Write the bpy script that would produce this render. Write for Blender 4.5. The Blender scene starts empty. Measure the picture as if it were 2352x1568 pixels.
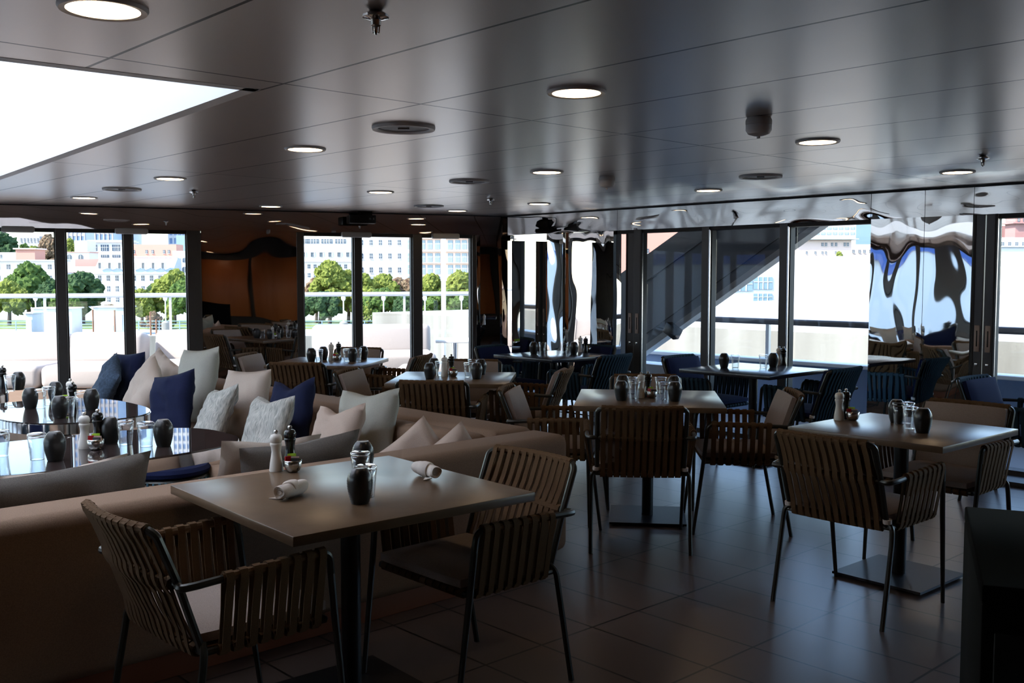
import bpy, bmesh, math, random
from mathutils import Vector, Matrix, noise
random.seed(7)
PI=math.pi
C=bpy.context.scene.collection
SC=bpy.context.scene
# ------------------------------------------------------------ camera, sky, sun, exposure
F=2287.0; TH=0.0655; EYE=1.5
cd=bpy.data.cameras.new('camera'); cd.sensor_width=36; cd.lens=F/2352*36; cd.clip_start=.05; cd.clip_end=3000
cam=bpy.data.objects.new('camera',cd); C.objects.link(cam); cam.location=(0,0,EYE); cam.rotation_euler=(PI/2-TH,0,0)
SC.camera=cam
W=bpy.data.worlds.new('sky'); SC.world=W; W.use_nodes=True
wn=W.node_tree; bg=wn.nodes['Background']
sk=wn.nodes.new('ShaderNodeTexSky'); sk.sky_type='NISHITA'; sk.sun_disc=False; sk.sun_elevation=math.radians(42); sk.sun_rotation=math.radians(-122); sk.air_density=1.0; sk.dust_density=.7; sk.ozone_density=1.5
wn.links.new(sk.outputs[0],bg.inputs[0]); bg.inputs[1].default_value=0.42
SUN=Vector((-.80,-.42,.78)).normalized()
sl=bpy.data.lights.new('sun','SUN'); sl.energy=5.8; sl.angle=.009; sl.color=(1,.95,.88)
so=bpy.data.objects.new('sun',sl); C.objects.link(so); so.rotation_euler=SUN.to_track_quat('Z','Y').to_euler(); so.location=(-20,-10,30)
SC.view_settings.view_transform='Standard'; SC.view_settings.look='None'; SC.view_settings.gamma=1; SC.view_settings.use_curve_mapping=False
SC.view_settings.exposure=1.0
cy=SC.cycles; cy.max_bounces=9; cy.diffuse_bounces=3; cy.glossy_bounces=4; cy.transmission_bounces=4; cy.transparent_max_bounces=24
cy.caustics_reflective=False; cy.caustics_refractive=False; cy.sample_clamp_indirect=6
cy.use_adaptive_sampling=True; cy.adaptive_threshold=.02; cy.use_denoising=True

# ------------------------------------------------------------ coordinates
def ray(px,py):
    x=(px-1176)/F; v=-(py-784)/F; c,s=math.cos(TH),math.sin(TH)
    return Vector((x,c+s*v,-s+c*v))
def at(px,py,z):
    d=ray(px,py); return Vector((0,0,EYE))+d*((z-EYE)/d.z)
def atd(px,py,D):            # point on the upright plane y = D
    d=ray(px,py); return Vector((0,0,EYE))+d*(D/d.y)
AN=math.radians(43)
BV=Vector((math.cos(AN),math.sin(AN),0)); AV=Vector((-math.sin(AN),math.cos(AN),0))
def rb(b,a,z=0): return BV*b+AV*a+Vector((0,0,z))      # room axes, the grid of floor and ceiling
CEIL=2.18; WT=1.96
# ------------------------------------------------------------ materials
def mat(name,col=(.5,.5,.5),rough=.5,metal=0,spec=.5,emit=None,es=1):
    m=bpy.data.materials.new(name); m.use_nodes=True; p=m.node_tree.nodes['Principled BSDF']
    p.inputs['Base Color'].default_value=(*col,1); p.inputs['Roughness'].default_value=rough; p.inputs['Metallic'].default_value=metal
    p.inputs['Specular IOR Level'].default_value=spec
    if emit: p.inputs['Emission Color'].default_value=(*emit,1); p.inputs['Emission Strength'].default_value=es
    return m
def N(m,t,**k):
    n=m.node_tree.nodes.new(t)
    for a,b in k.items(): setattr(n,a,b)
    return n
def L(m,a,b): m.node_tree.links.new(a,b)
def noisy(m,c1,c2,scale=5,detail=3,stretch=(1,1,1),bump=0,bs=None,coord='Object',dist=.01):
    p=m.node_tree.nodes['Principled BSDF']; tc=N(m,'ShaderNodeTexCoord'); mp=N(m,'ShaderNodeMapping'); mp.inputs['Scale'].default_value=stretch
    L(m,tc.outputs[coord],mp.inputs[0]); nz=N(m,'ShaderNodeTexNoise'); nz.inputs['Scale'].default_value=scale; nz.inputs['Detail'].default_value=detail
    L(m,mp.outputs[0],nz.inputs['Vector']); r=N(m,'ShaderNodeValToRGB'); r.color_ramp.elements[0].color=(*c1,1); r.color_ramp.elements[1].color=(*c2,1)
    r.color_ramp.elements[0].position=.3; r.color_ramp.elements[1].position=.7
    L(m,nz.outputs['Fac'],r.inputs[0]); L(m,r.outputs[0],p.inputs['Base Color'])
    if bump:
        b=N(m,'ShaderNodeBump'); b.inputs['Strength'].default_value=bump; b.inputs['Distance'].default_value=dist
        n2=nz
        if bs: n2=N(m,'ShaderNodeTexNoise'); n2.inputs['Scale'].default_value=bs; L(m,mp.outputs[0],n2.inputs['Vector'])
        L(m,n2.outputs['Fac'],b.inputs['Height']); L(m,b.outputs[0],p.inputs['Normal'])
    return m
def fabric(name,c,var=.12,scale=300,bump=.25):
    lo=tuple(x*(1-var) for x in c); hi=tuple(min(1,x*(1+var)) for x in c)
    m=mat(name,c,.9,spec=.2); noisy(m,lo,hi,scale,2,bump=bump,dist=.002); return m
def glassy(name,tint=(.93,.95,.96),ior=1.45,boost=1.0):
    m=bpy.data.materials.new(name); m.use_nodes=True; nt=m.node_tree; nt.nodes.remove(nt.nodes['Principled BSDF'])
    o=nt.nodes['Material Output']; t=N(m,'ShaderNodeBsdfTransparent'); t.inputs[0].default_value=(*tint,1)
    g=N(m,'ShaderNodeBsdfGlossy'); g.inputs['Roughness'].default_value=.01; g.inputs[0].default_value=(1,1,1,1)
    lw=N(m,'ShaderNodeLayerWeight'); lw.inputs[0].default_value=.5; pw=N(m,'ShaderNodeMath',operation='POWER'); pw.inputs[1].default_value=ior
    ma=N(m,'ShaderNodeMath',operation='MULTIPLY_ADD'); ma.inputs[1].default_value=boost; ma.inputs[2].default_value=.022; ma.use_clamp=True; mx=N(m,'ShaderNodeMixShader')
    L(m,lw.outputs['Facing'],pw.inputs[0]); L(m,pw.outputs[0],ma.inputs[0]); L(m,ma.outputs[0],mx.inputs[0]); L(m,t.outputs[0],mx.inputs[1]); L(m,g.outputs[0],mx.inputs[2]); L(m,mx.outputs[0],o.inputs[0])
    return m
def wavy(name,col,scale,strength,rough=.015,stretch=(1,1,.5)):
    m=mat(name,col,rough,1); p=m.node_tree.nodes['Principled BSDF']; tc=N(m,'ShaderNodeTexCoord'); mp=N(m,'ShaderNodeMapping'); mp.inputs['Scale'].default_value=stretch
    nz=N(m,'ShaderNodeTexNoise'); nz.inputs['Scale'].default_value=scale; nz.inputs['Detail'].default_value=.6; nz.inputs['Distortion'].default_value=.5
    b=N(m,'ShaderNodeBump'); b.inputs['Strength'].default_value=1; b.inputs['Distance'].default_value=strength
    L(m,tc.outputs['Object'],mp.inputs[0]); L(m,mp.outputs[0],nz.inputs['Vector']); L(m,nz.outputs['Fac'],b.inputs['Height']); L(m,b.outputs[0],p.inputs['Normal'])
    return m
def gridmat(name,c1,c2,line,bstep,boff,astep,aoff,lw,rough,metal=0,roughvar=0,var=.1):
    """panels or tiles laid on the room grid: dark joints, a slight tone change from one panel to the next"""
    m=mat(name,c1,rough,metal); p=m.node_tree.nodes['Principled BSDF']; tc=N(m,'ShaderNodeTexCoord'); mp=N(m,'ShaderNodeMapping'); mp.vector_type='POINT'
    mp.inputs['Rotation'].default_value=(0,0,-AN); L(m,tc.outputs['Object'],mp.inputs[0]); sx=N(m,'ShaderNodeSeparateXYZ'); L(m,mp.outputs[0],sx.inputs[0])
    dist=[]; cells=[]
    for ax,st,of in ((0,bstep,boff),(1,astep,aoff)):
        s=N(m,'ShaderNodeMath',operation='SUBTRACT'); s.inputs[1].default_value=of; L(m,sx.outputs[ax],s.inputs[0])
        d=N(m,'ShaderNodeMath',operation='DIVIDE'); d.inputs[1].default_value=st; L(m,s.outputs[0],d.inputs[0])
        fl=N(m,'ShaderNodeMath',operation='FLOOR'); L(m,d.outputs[0],fl.inputs[0]); cells.append(fl)
        w=N(m,'ShaderNodeMath',operation='PINGPONG'); w.inputs[1].default_value=.5; L(m,d.outputs[0],w.inputs[0])
        q=N(m,'ShaderNodeMath',operation='LESS_THAN'); q.inputs[1].default_value=lw/st/2; L(m,w.outputs[0],q.inputs[0]); dist.append(q)
    mx=N(m,'ShaderNodeMath',operation='MAXIMUM'); L(m,dist[0].outputs[0],mx.inputs[0]); L(m,dist[1].outputs[0],mx.inputs[1])
    cb=N(m,'ShaderNodeCombineXYZ'); L(m,cells[0].outputs[0],cb.inputs[0]); L(m,cells[1].outputs[0],cb.inputs[1])
    wn_=N(m,'ShaderNodeTexWhiteNoise'); L(m,cb.outputs[0],wn_.inputs['Vector'])
    nz=N(m,'ShaderNodeTexNoise'); nz.inputs['Scale'].default_value=4; nz.inputs['Detail'].default_value=4; L(m,tc.outputs['Object'],nz.inputs['Vector'])
    av=N(m,'ShaderNodeMath',operation='MULTIPLY_ADD'); av.inputs[1].default_value=.5; L(m,wn_.outputs['Value'],av.inputs[0])
    h=N(m,'ShaderNodeMath',operation='MULTIPLY'); h.inputs[1].default_value=.5; L(m,nz.outputs['Fac'],h.inputs[0]); L(m,h.outputs[0],av.inputs[2])
    c=N(m,'ShaderNodeMix',data_type='RGBA'); c.inputs[6].default_value=(*c1,1); c.inputs[7].default_value=(*c2,1); L(m,av.outputs[0],c.inputs[0])
    c2_=N(m,'ShaderNodeMix',data_type='RGBA'); c2_.inputs[7].default_value=(*line,1); L(m,c.outputs[2],c2_.inputs[6]); L(m,mx.outputs[0],c2_.inputs[0]); L(m,c2_.outputs[2],p.inputs['Base Color'])
    if roughvar:
        rr=N(m,'ShaderNodeMath',operation='MULTIPLY_ADD'); rr.inputs[1].default_value=roughvar; rr.inputs[2].default_value=rough-roughvar/2; L(m,nz.outputs['Fac'],rr.inputs[0]); L(m,rr.outputs[0],p.inputs['Roughness'])
    b=N(m,'ShaderNodeBump'); b.inputs['Distance'].default_value=.004; b.invert=True; L(m,mx.outputs[0],b.inputs['Height']); L(m,b.outputs[0],p.inputs['Normal'])
    return m
M={}
M['ceil']=gridmat('ceiling_panel',(.66,.605,.565),(.72,.665,.625),(.01,.01,.01),.612,1.85,3.09,3.17,.012,.30,.75,.03)
M['floor']=gridmat('floor_tile',(.098,.068,.055),(.128,.09,.073),(.004,.003,.003),.305,.05,.6,.42,.0105,.29,0,.02)
M['mirror']=wavy('mirror_steel',(.80,.79,.77),2.0,.022)
M['flatmirror']=wavy('column_mirror',(.8,.8,.8),1.2,.002)
M['fascia']=wavy('mirror_fascia',(.66,.65,.64),1.5,.012,stretch=(1,1,2.5))
M['dmirror']=wavy('smoked_mirror',(.44,.39,.37),1.3,.012)
M['frame']=mat('window_frame',(.055,.052,.05),.4,.3); M['gasket']=mat('gasket',(.008,.008,.008),.6)
M['handle']=mat('beige_handle',(.42,.34,.29),.4)
M['alu']=mat('aluminium_edge',(.6,.6,.62),.25,1)
M['glass']=glassy('window_glass',(.97,.98,.99),4.5,.7); M['cglass']=glassy('tumbler_glass',(.93,.94,.95),1.6,.85); M['rglass']=glassy('railing_glass',(.95,.97,.965),4.5,.7)
M['black']=mat('black_steel',(.008,.008,.009),.4,.0,spec=.35); M['tube']=mat('chair_tube',(.045,.045,.038),.35,.5)
M['webb']=fabric('brown_webbing',(.125,.07,.034),.18,400); M['webt']=fabric('teal_webbing',(.018,.040,.058),.2,400)
M['cushb']=fabric('taupe_cushion',(.34,.27,.235)); M['cushn']=fabric('navy_cushion',(.008,.014,.055))
M['tblue']=mat('dark_table_top',(.05,.045,.05),.22); noisy(M['tblue'],(.016,.017,.024),(.028,.028,.036),6)
M['ttop']=mat('taupe_table_top',(.2,.15,.12),.30,spec=.4); noisy(M['ttop'],(.125,.078,.044),(.16,.104,.062),9,5)
M['tglass']=mat('dark_glass_table',(.035,.024,.022),.02,spec=.9); M['chrome']=mat('chrome',(.75,.75,.76),.08,1)
M['sofa']=fabric('sofa_weave',(.27,.18,.125),.12,250); M['plinth']=mat('sofa_plinth',(.25,.07,.025),.5)
M['cup']=mat('black_ceramic',(.018,.018,.018),.28)
M['wmill']=mat('white_lacquer',(.72,.68,.63),.35); M['bmill']=mat('black_lacquer',(.008,.008,.008),.2); M['steel']=mat('brushed_steel',(.55,.53,.5),.22,1)
M['green']=mat('green_paper',(.35,.6,.02),.6); M['red']=mat('red_paper',(.65,.02,.03),.5); M['dark_paper']=mat('dark_paper',(.03,.025,.025),.5); M['pink']=mat('pink_paper',(.6,.42,.36),.6)
M['linen']=fabric('white_napkin',(.75,.68,.62),.05,200,.1)
M['lamp']=mat('downlight_glow',(1,1,1),.5,emit=(1,.70,.42),es=9); M['ring']=mat('lamp_ring',(.75,.73,.70),.45)
M['white']=mat('white_paint',(.8,.8,.8),.5); M['dwall']=mat('dark_wall',(.03,.026,.024),.5); M['wood']=mat('orange_wood',(.42,.12,.03),.35)
noisy(M['wood'],(.55,.15,.035),(.75,.25,.07),3,4,(1,1,.15))
m=bpy.data.materials.new('added_diffuser'); m.use_nodes=True; p=m.node_tree.nodes['Principled BSDF']; tl=N(m,'ShaderNodeBsdfTranslucent'); tl.inputs[0].default_value=(.95,.95,.95,1)
L(m,tl.outputs[0],m.node_tree.nodes['Material Output'].inputs[0]); M['frost']=m
M['shaft']=mat('skylight_lining',(.82,.84,.83),.5)
M['deck']=mat('deck_grey',(.30,.29,.28),.6); M['dsofa']=fabric('deck_sofa_cream',(.44,.39,.355),.04,120,.1); M['steelrail']=mat('rail_white',(.75,.76,.78),.3,.3)
M['bulw']=mat('bulwark_blue_shade',(.24,.33,.50),.45); M['stairm']=mat('stair_side',(.17,.175,.19),.5); M['stairl']=mat('stair_edge',(.55,.55,.53),.5)  # bulwark is white, the blue of sky shade is put into its colour
M['concrete']=mat('quay_concrete',(.5,.46,.4),.9); noisy(M['concrete'],(.17,.155,.13),(.33,.31,.27),1.0,5,(1,1,.12))
M['ground']=mat('promenade',(.42,.40,.36),.9); M['grass']=mat('park_grass',(.16,.22,.05),.9); noisy(M['grass'],(.12,.2,.04),(.24,.26,.08),.3,4)
M['water']=mat('harbour_water',(.03,.05,.06),.08)
M['bw']=mat('white_render',(.64,.64,.64),.8); M['bp']=mat('peach_stone',(.66,.52,.44),.8); M['br']=mat('salmon_brick',(.48,.24,.18),.8); M['bg']=mat('grey_slate',(.36,.42,.48),.7); M['bb']=mat('brown_roof',(.33,.22,.18),.8)
M['bt']=mat('tower_blue',(.22,.32,.5),.3,.2); M['bgrey']=mat('grey_stone',(.35,.33,.33),.8); M['bred']=mat('church_brick',(.33,.17,.15),.85)
M['pane']=mat('window_pane',(.05,.08,.11),.15); M['panel_']=mat('pale_pane',(.16,.25,.29),.2)
M['trunk']=mat('bark',(.07,.05,.035),.9)
def leaf(n,a,b): m=mat(n,a,.9,spec=.1); noisy(m,a,b,2.2,6); return m
M['leafs']=[leaf('leaves_green',(.025,.055,.015),(.10,.15,.035)),leaf('leaves_yellow',(.06,.085,.015),(.19,.21,.045)),leaf('leaves_red',(.08,.045,.03),(.20,.15,.09)),leaf('leaves_dark',(.012,.035,.015),(.055,.09,.035))]
# ------------------------------------------------------------ mesh helpers
def obj(name,bm,m,parent=None,smooth=True,angle=35):
    me=bpy.data.meshes.new(name); bmesh.ops.recalc_face_normals(bm,faces=bm.faces); bm.to_mesh(me); bm.free()
    for x in (m if isinstance(m,(list,tuple)) else [m]): me.materials.append(x)
    if smooth:
        me.polygons.foreach_set('use_smooth',[True]*len(me.polygons))
        try: me.set_sharp_from_angle(angle=math.radians(angle))
        except Exception: pass
    o=bpy.data.objects.new(name,me); C.objects.link(o)
    if parent: o.parent=parent
    return o
def tag(o,label=None,cat=None,group=None,kind=None):
    if label: o['label']=label
    if cat: o['category']=cat
    if group: o['group']=group
    if kind: o['kind']=kind
    return o
def thing(name,label,cat,loc=(0,0,0),rz=0,group=None):
    o=bpy.data.objects.new(name,None); o.empty_display_size=.1; C.objects.link(o); o.location=loc; o.rotation_euler=(0,0,rz)
    return tag(o,label,cat,group)
def struct(o,label=None,cat=None):
    o['kind']='structure'
    if label: o['label']=label
    if cat: o['category']=cat
    return o
def dup(root,loc,rz,label,group=None):
    r=root.copy(); C.objects.link(r); r.location=loc; r.rotation_euler=(0,0,rz); r['label']=label
    if group: r['group']=group
    for ch in list(root.children):
        c=ch.copy(); C.objects.link(c); c.parent=r
        for g in ch.children:
            d=g.copy(); C.objects.link(d); d.parent=c
    return r
def nb(): return bmesh.new()
def box(bm,c,s,rz=0,mi=0,bev=0,rx=0,seg=2):
    r=bmesh.ops.create_cube(bm,size=1); v=r['verts']
    mtx=Matrix.Translation(c)@Matrix.Rotation(rz,4,'Z')@Matrix.Rotation(rx,4,'X')@Matrix.Diagonal((*s,1))
    bmesh.ops.transform(bm,matrix=mtx,verts=v)
    f=list({f for x in v for f in x.link_faces})
    for q in f: q.material_index=mi
    if bev:
        e=list({e for x in v for e in x.link_edges}); r=bmesh.ops.bevel(bm,geom=e,offset=bev,segments=seg,profile=.5,affect='EDGES')
        for q in r['faces']: q.material_index=mi
    return bm
def smoothpath(pts,rad,n=5):
    """round the corners of a polyline"""
    P=[Vector(p) for p in pts]; out=[P[0]]
    for i in range(1,len(P)-1):
        a=P[i-1]-P[i]; b=P[i+1]-P[i]; r=min(rad,a.length*.45,b.length*.45); s=P[i]+a.normalized()*r; e=P[i]+b.normalized()*r
        for k in range(n+1):
            t=k/n; out.append(s*(1-t)**2+P[i]*2*t*(1-t)+e*t*t)
    out.append(P[-1]); return out
def tube(bm,pts,r,seg=8,mi=0,rad=0):
    P=smoothpath(pts,rad) if rad else [Vector(p) for p in pts]
    rings=[]; up=None
    for i,p in enumerate(P):
        t=(P[min(i+1,len(P)-1)]-P[max(i-1,0)]).normalized()
        if up is None: up=Vector((0,0,1)) if abs(t.z)<.9 else Vector((0,1,0))
        u=(up-t*up.dot(t)).normalized(); w=t.cross(u); up=u
        rr=r[i] if isinstance(r,(list,tuple)) else r
        rings.append([bm.verts.new(p+(u*math.cos(2*PI*k/seg)+w*math.sin(2*PI*k/seg))*rr) for k in range(seg)])
    for a,b in zip(rings,rings[1:]):
        for k in range(seg): f=bm.faces.new((a[k],a[(k+1)%seg],b[(k+1)%seg],b[k])); f.material_index=mi
    for q in (rings[0],rings[-1]): bm.faces.new(q).material_index=mi
    return bm
def lathe(bm,prof,seg=20,c=(0,0,0),mi=0):
    c=Vector(c); rings=[]
    for r,z in prof:
        rings.append([bm.verts.new(c+Vector((max(r,1e-4)*math.cos(2*PI*k/seg),max(r,1e-4)*math.sin(2*PI*k/seg),z))) for k in range(seg)])
    for a,b in zip(rings,rings[1:]):
        for k in range(seg): f=bm.faces.new((a[k],a[(k+1)%seg],b[(k+1)%seg],b[k])); f.material_index=mi
    for q in (rings[0],rings[-1]): bm.faces.new(q).material_index=mi
    return bm
def ribbon(bm,pts,wdir,w,t,mi=0,rad=0):
    """a flat strap following pts, w wide along wdir"""
    P=smoothpath(pts,rad,3) if rad else [Vector(p) for p in pts]; wd=Vector(wdir).normalized(); rows=[]
    for i,p in enumerate(P):
        tn=(P[min(i+1,len(P)-1)]-P[max(i-1,0)]).normalized(); n=tn.cross(wd).normalized()
        rows.append([bm.verts.new(p+wd*w/2*sx+n*t/2*sy) for sx,sy in ((-1,-1),(1,-1),(1,1),(-1,1))])
    for a,b in zip(rows,rows[1:]):
        for k in range(4): bm.faces.new((a[k],a[(k+1)%4],b[(k+1)%4],b[k])).material_index=mi
    bm.faces.new(rows[0]); bm.faces.new(rows[-1]); return bm
def prism(bm,pts,z0,z1,mi=0,mtop=None):
    lo=[bm.verts.new((p[0],p[1],z0)) for p in pts]; hi=[bm.verts.new((p[0],p[1],z1)) for p in pts]; n=len(pts)
    bm.faces.new(lo[::-1]).material_index=mi; bm.faces.new(hi).material_index=mi if mtop is None else mtop
    for i in range(n): bm.faces.new((lo[i],lo[(i+1)%n],hi[(i+1)%n],hi[i])).material_index=mi
    return bm
def hull_slab(bm,P,depth):
    """an outline P given real thickness along the vector depth"""
    d=Vector(depth); a=[bm.verts.new(Vector(p)) for p in P]; b=[bm.verts.new(Vector(p)+d) for p in P]; n=len(P)
    bm.faces.new(a); bm.faces.new(b[::-1])
    for i in range(n): bm.faces.new((a[i],a[(i+1)%n],b[(i+1)%n],b[i]))
    return bm

# ------------------------------------------------------------ room shell
O1=Vector((0,11.45,0)); D1=Vector((-4.83,-1.95,0)).normalized(); N1=Vector((-D1.y,D1.x,0))          # left window wall, N1 points outdoors
if N1.y<0: N1=-N1
O2=rb(7.70,8.31); D2=-AV; N2=BV.copy()                                                            # right window wall runs along the grid
def sx(wall,px):             # distance along a wall at which a bearing meets it
    O,D=wall; r=ray(px,633); r=Vector((r.x,r.y,0)); den=D.x*r.y-D.y*r.x
    return -(O.x*r.y-O.y*r.x)/den
W1=(O1,D1); W2=(O2,D2)
def wbox(bm,wall,s0,s1,z0,z1,t0,t1,mi=0,bev=0):
    O,D=wall; Nn=N2 if wall is W2 else N1
    c=O+D*((s0+s1)/2)+Nn*((t0+t1)/2); c.z=(z0+z1)/2
    return box(bm,c,(abs(s1-s0),abs(t1-t0),z1-z0),math.atan2(D.y,D.x),mi,bev)
S1=lambda p: sx(W1,p)
S2=lambda p: sx(W2,p)
END1=S1(0)+6.2; END2=11.0
# floor: room part clipped by the two window walls
def clipped(z,extra=None):
    bm=nb()
    return bm
def poly_room():
    a=O1+(-D1)*.05; left=O1+D1*END1; far=O2+D2*END2
    corner=rb(7.7,-4.2); bl=Vector((left.x,left.y,0)); bl_b=bl.dot(BV)
    return [O1.copy(),O2.copy(),corner,rb(bl_b,-4.2),bl]
RP=poly_room()
bm=nb(); f=bm.faces.new([bm.verts.new(p) for p in RP]); r=bmesh.ops.extrude_face_region(bm,geom=[f]); bmesh.ops.translate(bm,vec=(0,0,-.12),verts=[v for v in r['geom'] if isinstance(v,bmesh.types.BMVert)])
struct(obj('floor',bm,M['floor'],smooth=False),'brown rectangular stone tiles laid on the diagonal','floor')
# ceiling with the open skylight
ap=at(555,206,CEIL); e2=at(0,405,CEIL); V=(e2-ap).normalized(); U=Vector((-V.y,V.x,0));
if U.dot(BV)>0: U=-U
LV=4.95; LU=3.0
sk_c=[ap,ap+V*LV,ap+V*LV+U*LU,ap+U*LU]
bm=nb()
def quad(u0,u1,v0,v1):
    P=[ap+U*u+V*v for u,v in ((u0,v0),(u1,v0),(u1,v1),(u0,v1))]
    bm.faces.new([bm.verts.new(Vector((p.x,p.y,CEIL))) for p in P])
quad(-20,0,-20,20); quad(LU,20,-20,20); quad(0,LU,-20,0); quad(0,LU,LV,20)
cen=rb(3,2)
def clip(o,n):
    n=Vector(n); 
    if (cen-o).dot(n)>0: n=-n
    bmesh.ops.bisect_plane(bm,geom=bm.verts[:]+bm.edges[:]+bm.faces[:],plane_co=o,plane_no=n,clear_outer=True)
clip(O1+N1*.05,N1); clip(O2+N2*.05,N2); clip(rb(0,-4.25),AV); clip(RP[4],BV)
bmesh.ops.remove_doubles(bm,verts=bm.verts,dist=.001)
r=bmesh.ops.extrude_face_region(bm,geom=bm.faces[:]); bmesh.ops.translate(bm,vec=(0,0,.06),verts=[v for v in r['geom'] if isinstance(v,bmesh.types.BMVert)])
struct(obj('ceiling',bm,M['ceil'],smooth=False),'satin metal panelled ceiling with dark joints','ceiling')
# skylight shaft and its louvred blind rails
bm=nb()
for i in range(4):
    a=sk_c[i]; b=sk_c[(i+1)%4]; m_=(a+b)/2; m_.z=CEIL+.779; d=b-a; out=Vector((d.y,-d.x,0)).normalized()
    if (m_-(sk_c[0]+sk_c[2])/2).dot(out)<0: out=-out
    box(bm,m_+out*.024,(d.length+.1,.06,1.56),math.atan2(d.y,d.x))
sh=obj('trim_1',bm,M['shaft'],smooth=False); struct(sh,'white lined shaft of the skylight','skylight')
bm=nb(); c=sum(sk_c,Vector())/4; c.z=CEIL+1.58; box(bm,c,(LV+.1,LU+.1,.02),math.atan2(V.y,V.x)); obj('diffuser_sheet',bm,M['frost'],sh,smooth=False)  # translucent sheet added to diffuse the sun and whiten the shaft
for k in range(3):
    bm=nb(); p=at(-30+k*12,172-k*14,CEIL+.1+k*.12)+U*.25; box(bm,Vector((p.x,p.y,CEIL+.22+k*.12)),(.9,.05,.05),math.atan2(U.y,U.x)); obj('blind_rail',bm,M['white'],sh)
# solid walls behind the camera
def solid(name,a,b,label,z0=0,z1=CEIL,m='dwall',th=.1):
    bm=nb(); d=b-a; c=(a+b)/2; c.z=(z0+z1)/2; box(bm,c,(d.length,th,z1-z0),math.atan2(d.y,d.x)); return struct(obj(name,bm,M[m],smooth=False),label,'wall')
wb=solid('wall_back',rb(7.7,-4.25),rb(RP[3].dot(BV),-4.25),'dark wall behind the viewer')
bm=nb()
for k in range(7):
    c=rb(-2+k*1.42+.2,-4.17,1.27); box(bm,c,(1.36,.04,1.42),AN,bev=.006)
obj('wood_panelling',bm,M['wood'],wb)
bS=RP[3].dot(BV); aT=RP[4].dot(AV)
solid('wall_side',RP[3]-BV*.05,rb(bS-.05,3.6),'dark side wall away from the windows')
solid('wall_aft',O2+D2*END2+N2*.05,rb(7.75,-4.2),'dark end of the right hand wall')

# window walls -------------------------------------------------
def window(name,wall,pairs,posts,label,z0=.05,zt=WT):
    """pairs: glazed spans; posts: (s0,s1) uprights, all along the wall"""
    e=thing(name,label,'window'); struct(e)
    s0=min(p[0] for p in pairs+posts); s1=max(p[1] for p in pairs+posts)
    bm=nb(); wbox(bm,wall,s0,s1,zt-.035,zt,-.02,.08,1); wbox(bm,wall,s0,s1,0,z0+.02,-.04,.09,0)
    obj('window_frame',bm,[M['frame'],M['gasket']],e,smooth=False)
    for a,b in posts:
        bm=nb(); w=b-a; wbox(bm,wall,a,b,.0,zt,-.03,.09,0,.004)
        wbox(bm,wall,a-.012,a+.004,.03,zt-.02,.0,.07,1); wbox(bm,wall,b-.004,b+.012,.03,zt-.02,.0,.07,1)
        obj('mullion',bm,[M['frame'],M['gasket']],e,smooth=False)
    for a,b in pairs:
        bm=nb(); wbox(bm,wall,a,b,z0,zt-.03,.03,.038); obj('glass_pane',bm,M['glass'],e,smooth=False)
    return e
def so_(w,a,b): 
    f=S1 if w is W1 else S2; x,y=f(a),f(b); return (min(x,y),max(x,y))
e0=S1(0)
p1=[so_(W1,153,285),so_(W1,307,430),so_(W1,-20,129)]; q1=[so_(W1,129,152),so_(W1,285,306),so_(W1,430,462)]
a=S1(-20); q1.append((a,a+.1)); 
for k in range(5):
    p1.append((a+.1+k*1.15,a+1.15+k*1.15)); q1.append((a+1.15+k*1.15,a+1.25+k*1.15))
window('window_1',W1,p1,q1,'floor to ceiling windows on the left overlooking the deck sofas')
window('window_2',W1,[so_(W1,697,813),so_(W1,830,947),so_(W1,968,1083)],[so_(W1,681,697),so_(W1,813,830),so_(W1,947,968),so_(W1,1083,1088)],'floor to ceiling windows between the two smoked mirror panels')
def closers(win,spans):
    for a,b in spans:
        s0,s1=so_(W1,a,b); bm=nb(); wbox(bm,W1,s0,s1,WT-.048,WT+.012,-.11,-.03,0,.018); obj('door_closer',bm,mat('closer_grey',(.42,.41,.39),.4),bpy.data.objects[win])
closers('window_1',((8,84),(266,342))); closers('window_2',((782,850),(988,1050)))
wl=thing('wall_left','smoked mirror facing above and between the left windows','wall'); struct(wl)
bm=nb(); wbox(bm,W1,-.02,END1,WT,CEIL,-.03,.09); obj('mirror_fascia',bm,M['dmirror'],wl,smooth=False)
bm=nb(); wbox(bm,W1,*so_(W1,463,681),0,WT,-.02,.09); obj('mirror_panel',bm,M['dmirror'],wl,smooth=False)
bm=nb(); wbox(bm,W1,-.02,S1(1096),0,WT,-.02,.09); obj('mirror_panel',bm,M['dmirror'],wl,smooth=False)
bm=nb(); wbox(bm,W1,S1(1096),S1(1088),0,WT,-.10,.09); obj('mirror_edge',bm,M['mirror'],wl,smooth=False)
wr=thing('wall_right','polished steel facing above and beside the right windows','wall'); struct(wr)
bm=nb(); wbox(bm,W2,0,END2,CEIL-.014,CEIL,-.04,-.021); obj('shadow_gap',bm,M['gasket'],wr,smooth=False)
bm=nb(); wbox(bm,W1,0,END1,CEIL-.008,CEIL,-.04,-.031); obj('shadow_gap',bm,M['gasket'],wl,smooth=False)
cuts=[0,S2(1420),S2(2000),S2(2123),S2(2235),S2(2235)+2.2,S2(2235)+4.4,END2]
for i,(a,b) in enumerate(zip(cuts,cuts[1:])):
    bm=nb(); wbox(bm,W2,a+.002,b-.002,WT,CEIL,-.02,.09); o=obj('steel_fascia',bm,M['fascia'],wr,smooth=False)
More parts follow.
